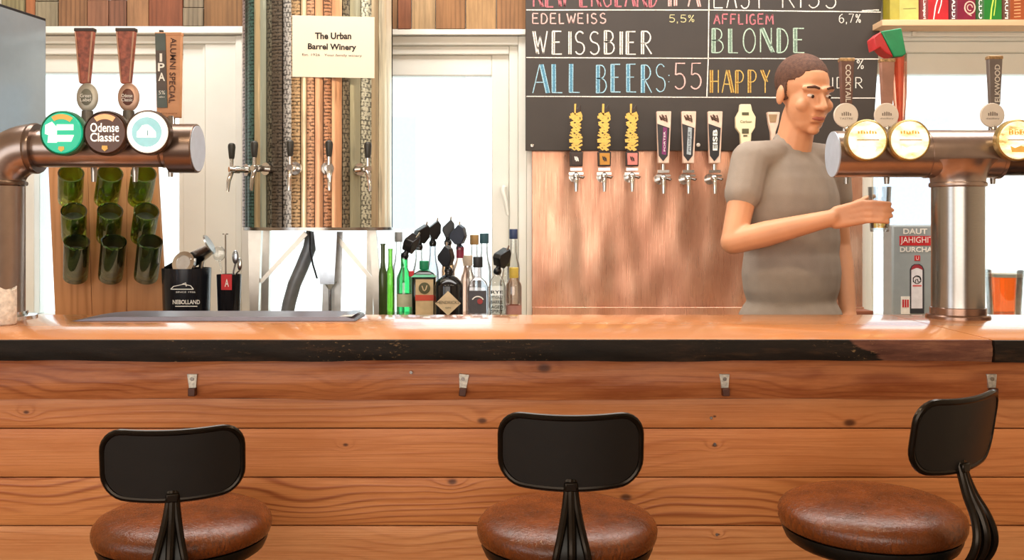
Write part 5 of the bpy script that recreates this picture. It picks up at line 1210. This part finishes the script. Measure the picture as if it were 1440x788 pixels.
# arms
body.cap(RS, RE, .052, .042).cap(RE, RE+(RWR-RE)*.35, .043, .043).cap(RE+(RWR-RE)*.35, RWR, .043, .027)
body.cap(LS, LE, .052, .042).cap(LE, LE+(LW-LE)*.35, .042, .042).cap(LE+(LW-LE)*.35, LW, .042, .027)
# head
def hs(c, r): 
    old = body.M; body.M = HM; body.sph(c, r, 20, 12); body.M = old
def hcap(a, b, r0, r1):
    old = body.M; body.M = HM; body.cap(a, b, r0, r1, 10); body.M = old
hs((0, .018, .035), (.077, .094, .086)); hs((0, -.022, -.025), (.064, .072, .088)); hs((0, -.035, -.078), (.048, .048, .038)); hs((0, -.072, -.1), (.02, .018, .016))
hcap((0, -.088, .012), (0, -.113, -.026), .009, .012); hs((.012, -.100, -.029), (.009, .010, .008)); hs((-.012, -.100, -.029), (.009, .010, .008))
for s_ in (-1, 1):
    hcap((s_*.012, -.088, .026), (s_*.048, -.070, .027), .010, .010); hs((s_*.040, -.062, -.026), (.024, .022, .022)); hs((s_*.079, .012, -.004), (.009, .020, .031)); hs((s_*.036, -.022, -.060), (.02, .04, .028))
hcap((-.02, -.089, -.057), (.02, -.089, -.057), .0065, .0065); hcap((-.017, -.088, -.069), (.017, -.088, -.069), .0075, .0075)
# right hand closed around the glass
def gp(deg, z, r_): a = math.radians(deg); return V((GX+r_*math.cos(a), GYY+r_*math.sin(a), z))
GR = .036
for i, (zz, aend) in enumerate(((1.452, 292), (1.433, 305), (1.414, 300), (1.396, 282))):
    k0 = gp(192, zz, GR+.022); a1, a2, a3 = 222, (222+aend)/2+6, aend; rr = GR+.0088
    body.cap(RWR+V((.012, 0, .02-.013*i)), k0, .018, .0125)
    body.cap(k0, gp(a1, zz, rr+.004), .0105, .0096, 10).cap(gp(a1, zz, rr+.004), gp(a2, zz-.002, rr), .0095, .0088, 10).cap(gp(a2, zz-.002, rr), gp(a3, zz-.004, rr), .0087, .0076, 10)
body.cap(RWR+V((.02, .008, .012)), gp(160, 1.452, GR+.024), .018, .014).cap(gp(160, 1.452, GR+.022), gp(128, 1.466, GR+.013), .0125, .0105, 10).cap(gp(128, 1.466, GR+.012), gp(92, 1.474, GR+.010), .0105, .0088, 10)
# relaxed left hand
ld = (LW-LE).normalized(); body.cap(LW, LW+ld*.07, .026, .034)
for i in range(4):
    o_ = V((-.026+.017*i, -.002*i, 0)); a = LW+ld*.085+o_; L_ = (.036, .041, .038, .030)[i]
    b = a+ld*L_+V((0, -.008, 0)); c = b+ld*L_*.7+V((0, -.022, -.002)); body.cap(LW+ld*.04+o_*.7, a, .014, .0105, 10).cap(a, b, .010, .009, 10).cap(b, c, .009, .0075, 10)
body.cap(LW+ld*.02+V((-.02, -.01, 0)), LW+ld*.06+V((-.044, -.022, 0)), .015, .011, 10).cap(LW+ld*.06+V((-.044, -.022, 0)), LW+ld*.095+V((-.046, -.034, 0)), .0105, .0085, 10)
person = tag(remesh('person', body, .005, M_skin, None, 4, loc=(PX, PYY, .10)), 'person in a taupe shirt pouring a drink behind the bar', 'person')
# clothing
sh = MB()
ell(sh, T(0, 0, 1.43), (.195, .13, .225)); ell(sh, T(0, .0, 1.33), (.192, .132, .22)); ell(sh, T(0, .0, 1.21), (.195, .136, .22)); ell(sh, T(0, .005, 1.04), (.205, .15, .13)); sh.cap(T(-.085, 0, .99), T(.085, 0, .99), .122, .122)
for s_, sh_, el in ((-1, RS, RE), (1, LS, LE)):
    sh.cap(T(s_*.045, .01, 1.625), sh_, .056, .066); sh.cap(sh_, sh_+(el-sh_)*.42, .066, .064)
sh.cap(T(0, .012, 1.6), T(0, .006, 1.655), .085, .070)
shirt = remesh('shirt', sh, .007, M_shirt, person, 5)
ring_c = sh
tr = MB()
for s_ in (-1, 1):
    tr.cap(T(s_*.09, .01, .99), T(s_*.105, .0, .60), .105, .08).cap(T(s_*.105, 0, .60), T(s_*.11, .03, .19), .078, .066)
ell(tr, T(0, .01, 1.0), (.165, .125, .10)); remesh('trousers', tr, .009, pbr('dark denim', '2b2f38', .9), person, 4)
for s_ in (-1, 1):
    so = MB().cap(T(s_*.11, .045, .155), T(s_*.12, -.15, .143), .05, .038); 
    for v in so.v: v.z = max(v.z, .1005)
    obj('shoe', so, M_blackpl, person)
hr = MB(); hr.M = HM
hr.sph((0, .026, .046), (.081, .095, .084), 24, 14)
for s_ in (-1, 1): hr.sph((s_*.066, .012, .02), (.014, .035, .042), 14, 10)
hair = remesh('hair', hr, .005, pbr('short brown hair', '5a3a2a', .8, 0, .3, 90, .5, 400), person, 3)
# cut the hair back from the face
me = hair.data; inv = HM.inverted(); bm = bmesh.new(); bm.from_mesh(me); hw_ = woff(hair)
kill = []
for v in bm.verts:
    q = inv @ (v.co+hw_)
    if q.y < -.050 and q.z < .075 or (q.y < -.012 and q.z < .045) or (q.z < -.035): kill.append(v)
bmesh.ops.delete(bm, geom=kill, context='VERTS'); bm.to_mesh(me); bm.free(); me.shade_smooth()
so_ = hair.modifiers.new('thick', 'SOLIDIFY'); so_.thickness = .006; so_.offset = -1
for s_ in (-1, 1):
    ey = MB(); ey.M = HM; ey.sph((s_*.030, -.0795, .006), (.0115, .009, .0058), 14, 10); e_ = obj('eye', ey, pbr('eye white', 'efe6dc', .3), person)
    ey = MB(); ey.M = HM; ey.sph((s_*.030+.002, -.0885, .004), (.0052, .003, .0052), 12, 8); obj('iris', ey, pbr('brown iris', '2e1a10', .2), e_)
    ey = MB(); ey.M = HM; ey.tube([(s_*.014, -.0985, .030), (s_*.030, -.0945, .035), (s_*.047, -.080, .031)], [.0035, .0045, .003], 8); obj('eyebrow', ey, pbr('brown brow', '4d3122', .8), person)
ey = MB(); ey.M = HM; ey.tube([(-.022, -.090, -.063), (-.010, -.0965, -.0615), (0, -.0968, -.063), (.010, -.0965, -.0615), (.022, -.090, -.063)], [.003, .0055, .006, .0055, .003], 10); obj('lips', ey, pbr('lips', 'a85f4e', .5), person)
# glass in his hand
g_ = pint('clear beer glass held under the tap by the person', 'beer_glass', (GX, GYY, GZ), .029, .0355, .142, 0.055, glass('pale beer', (1, .85, .55), .15))
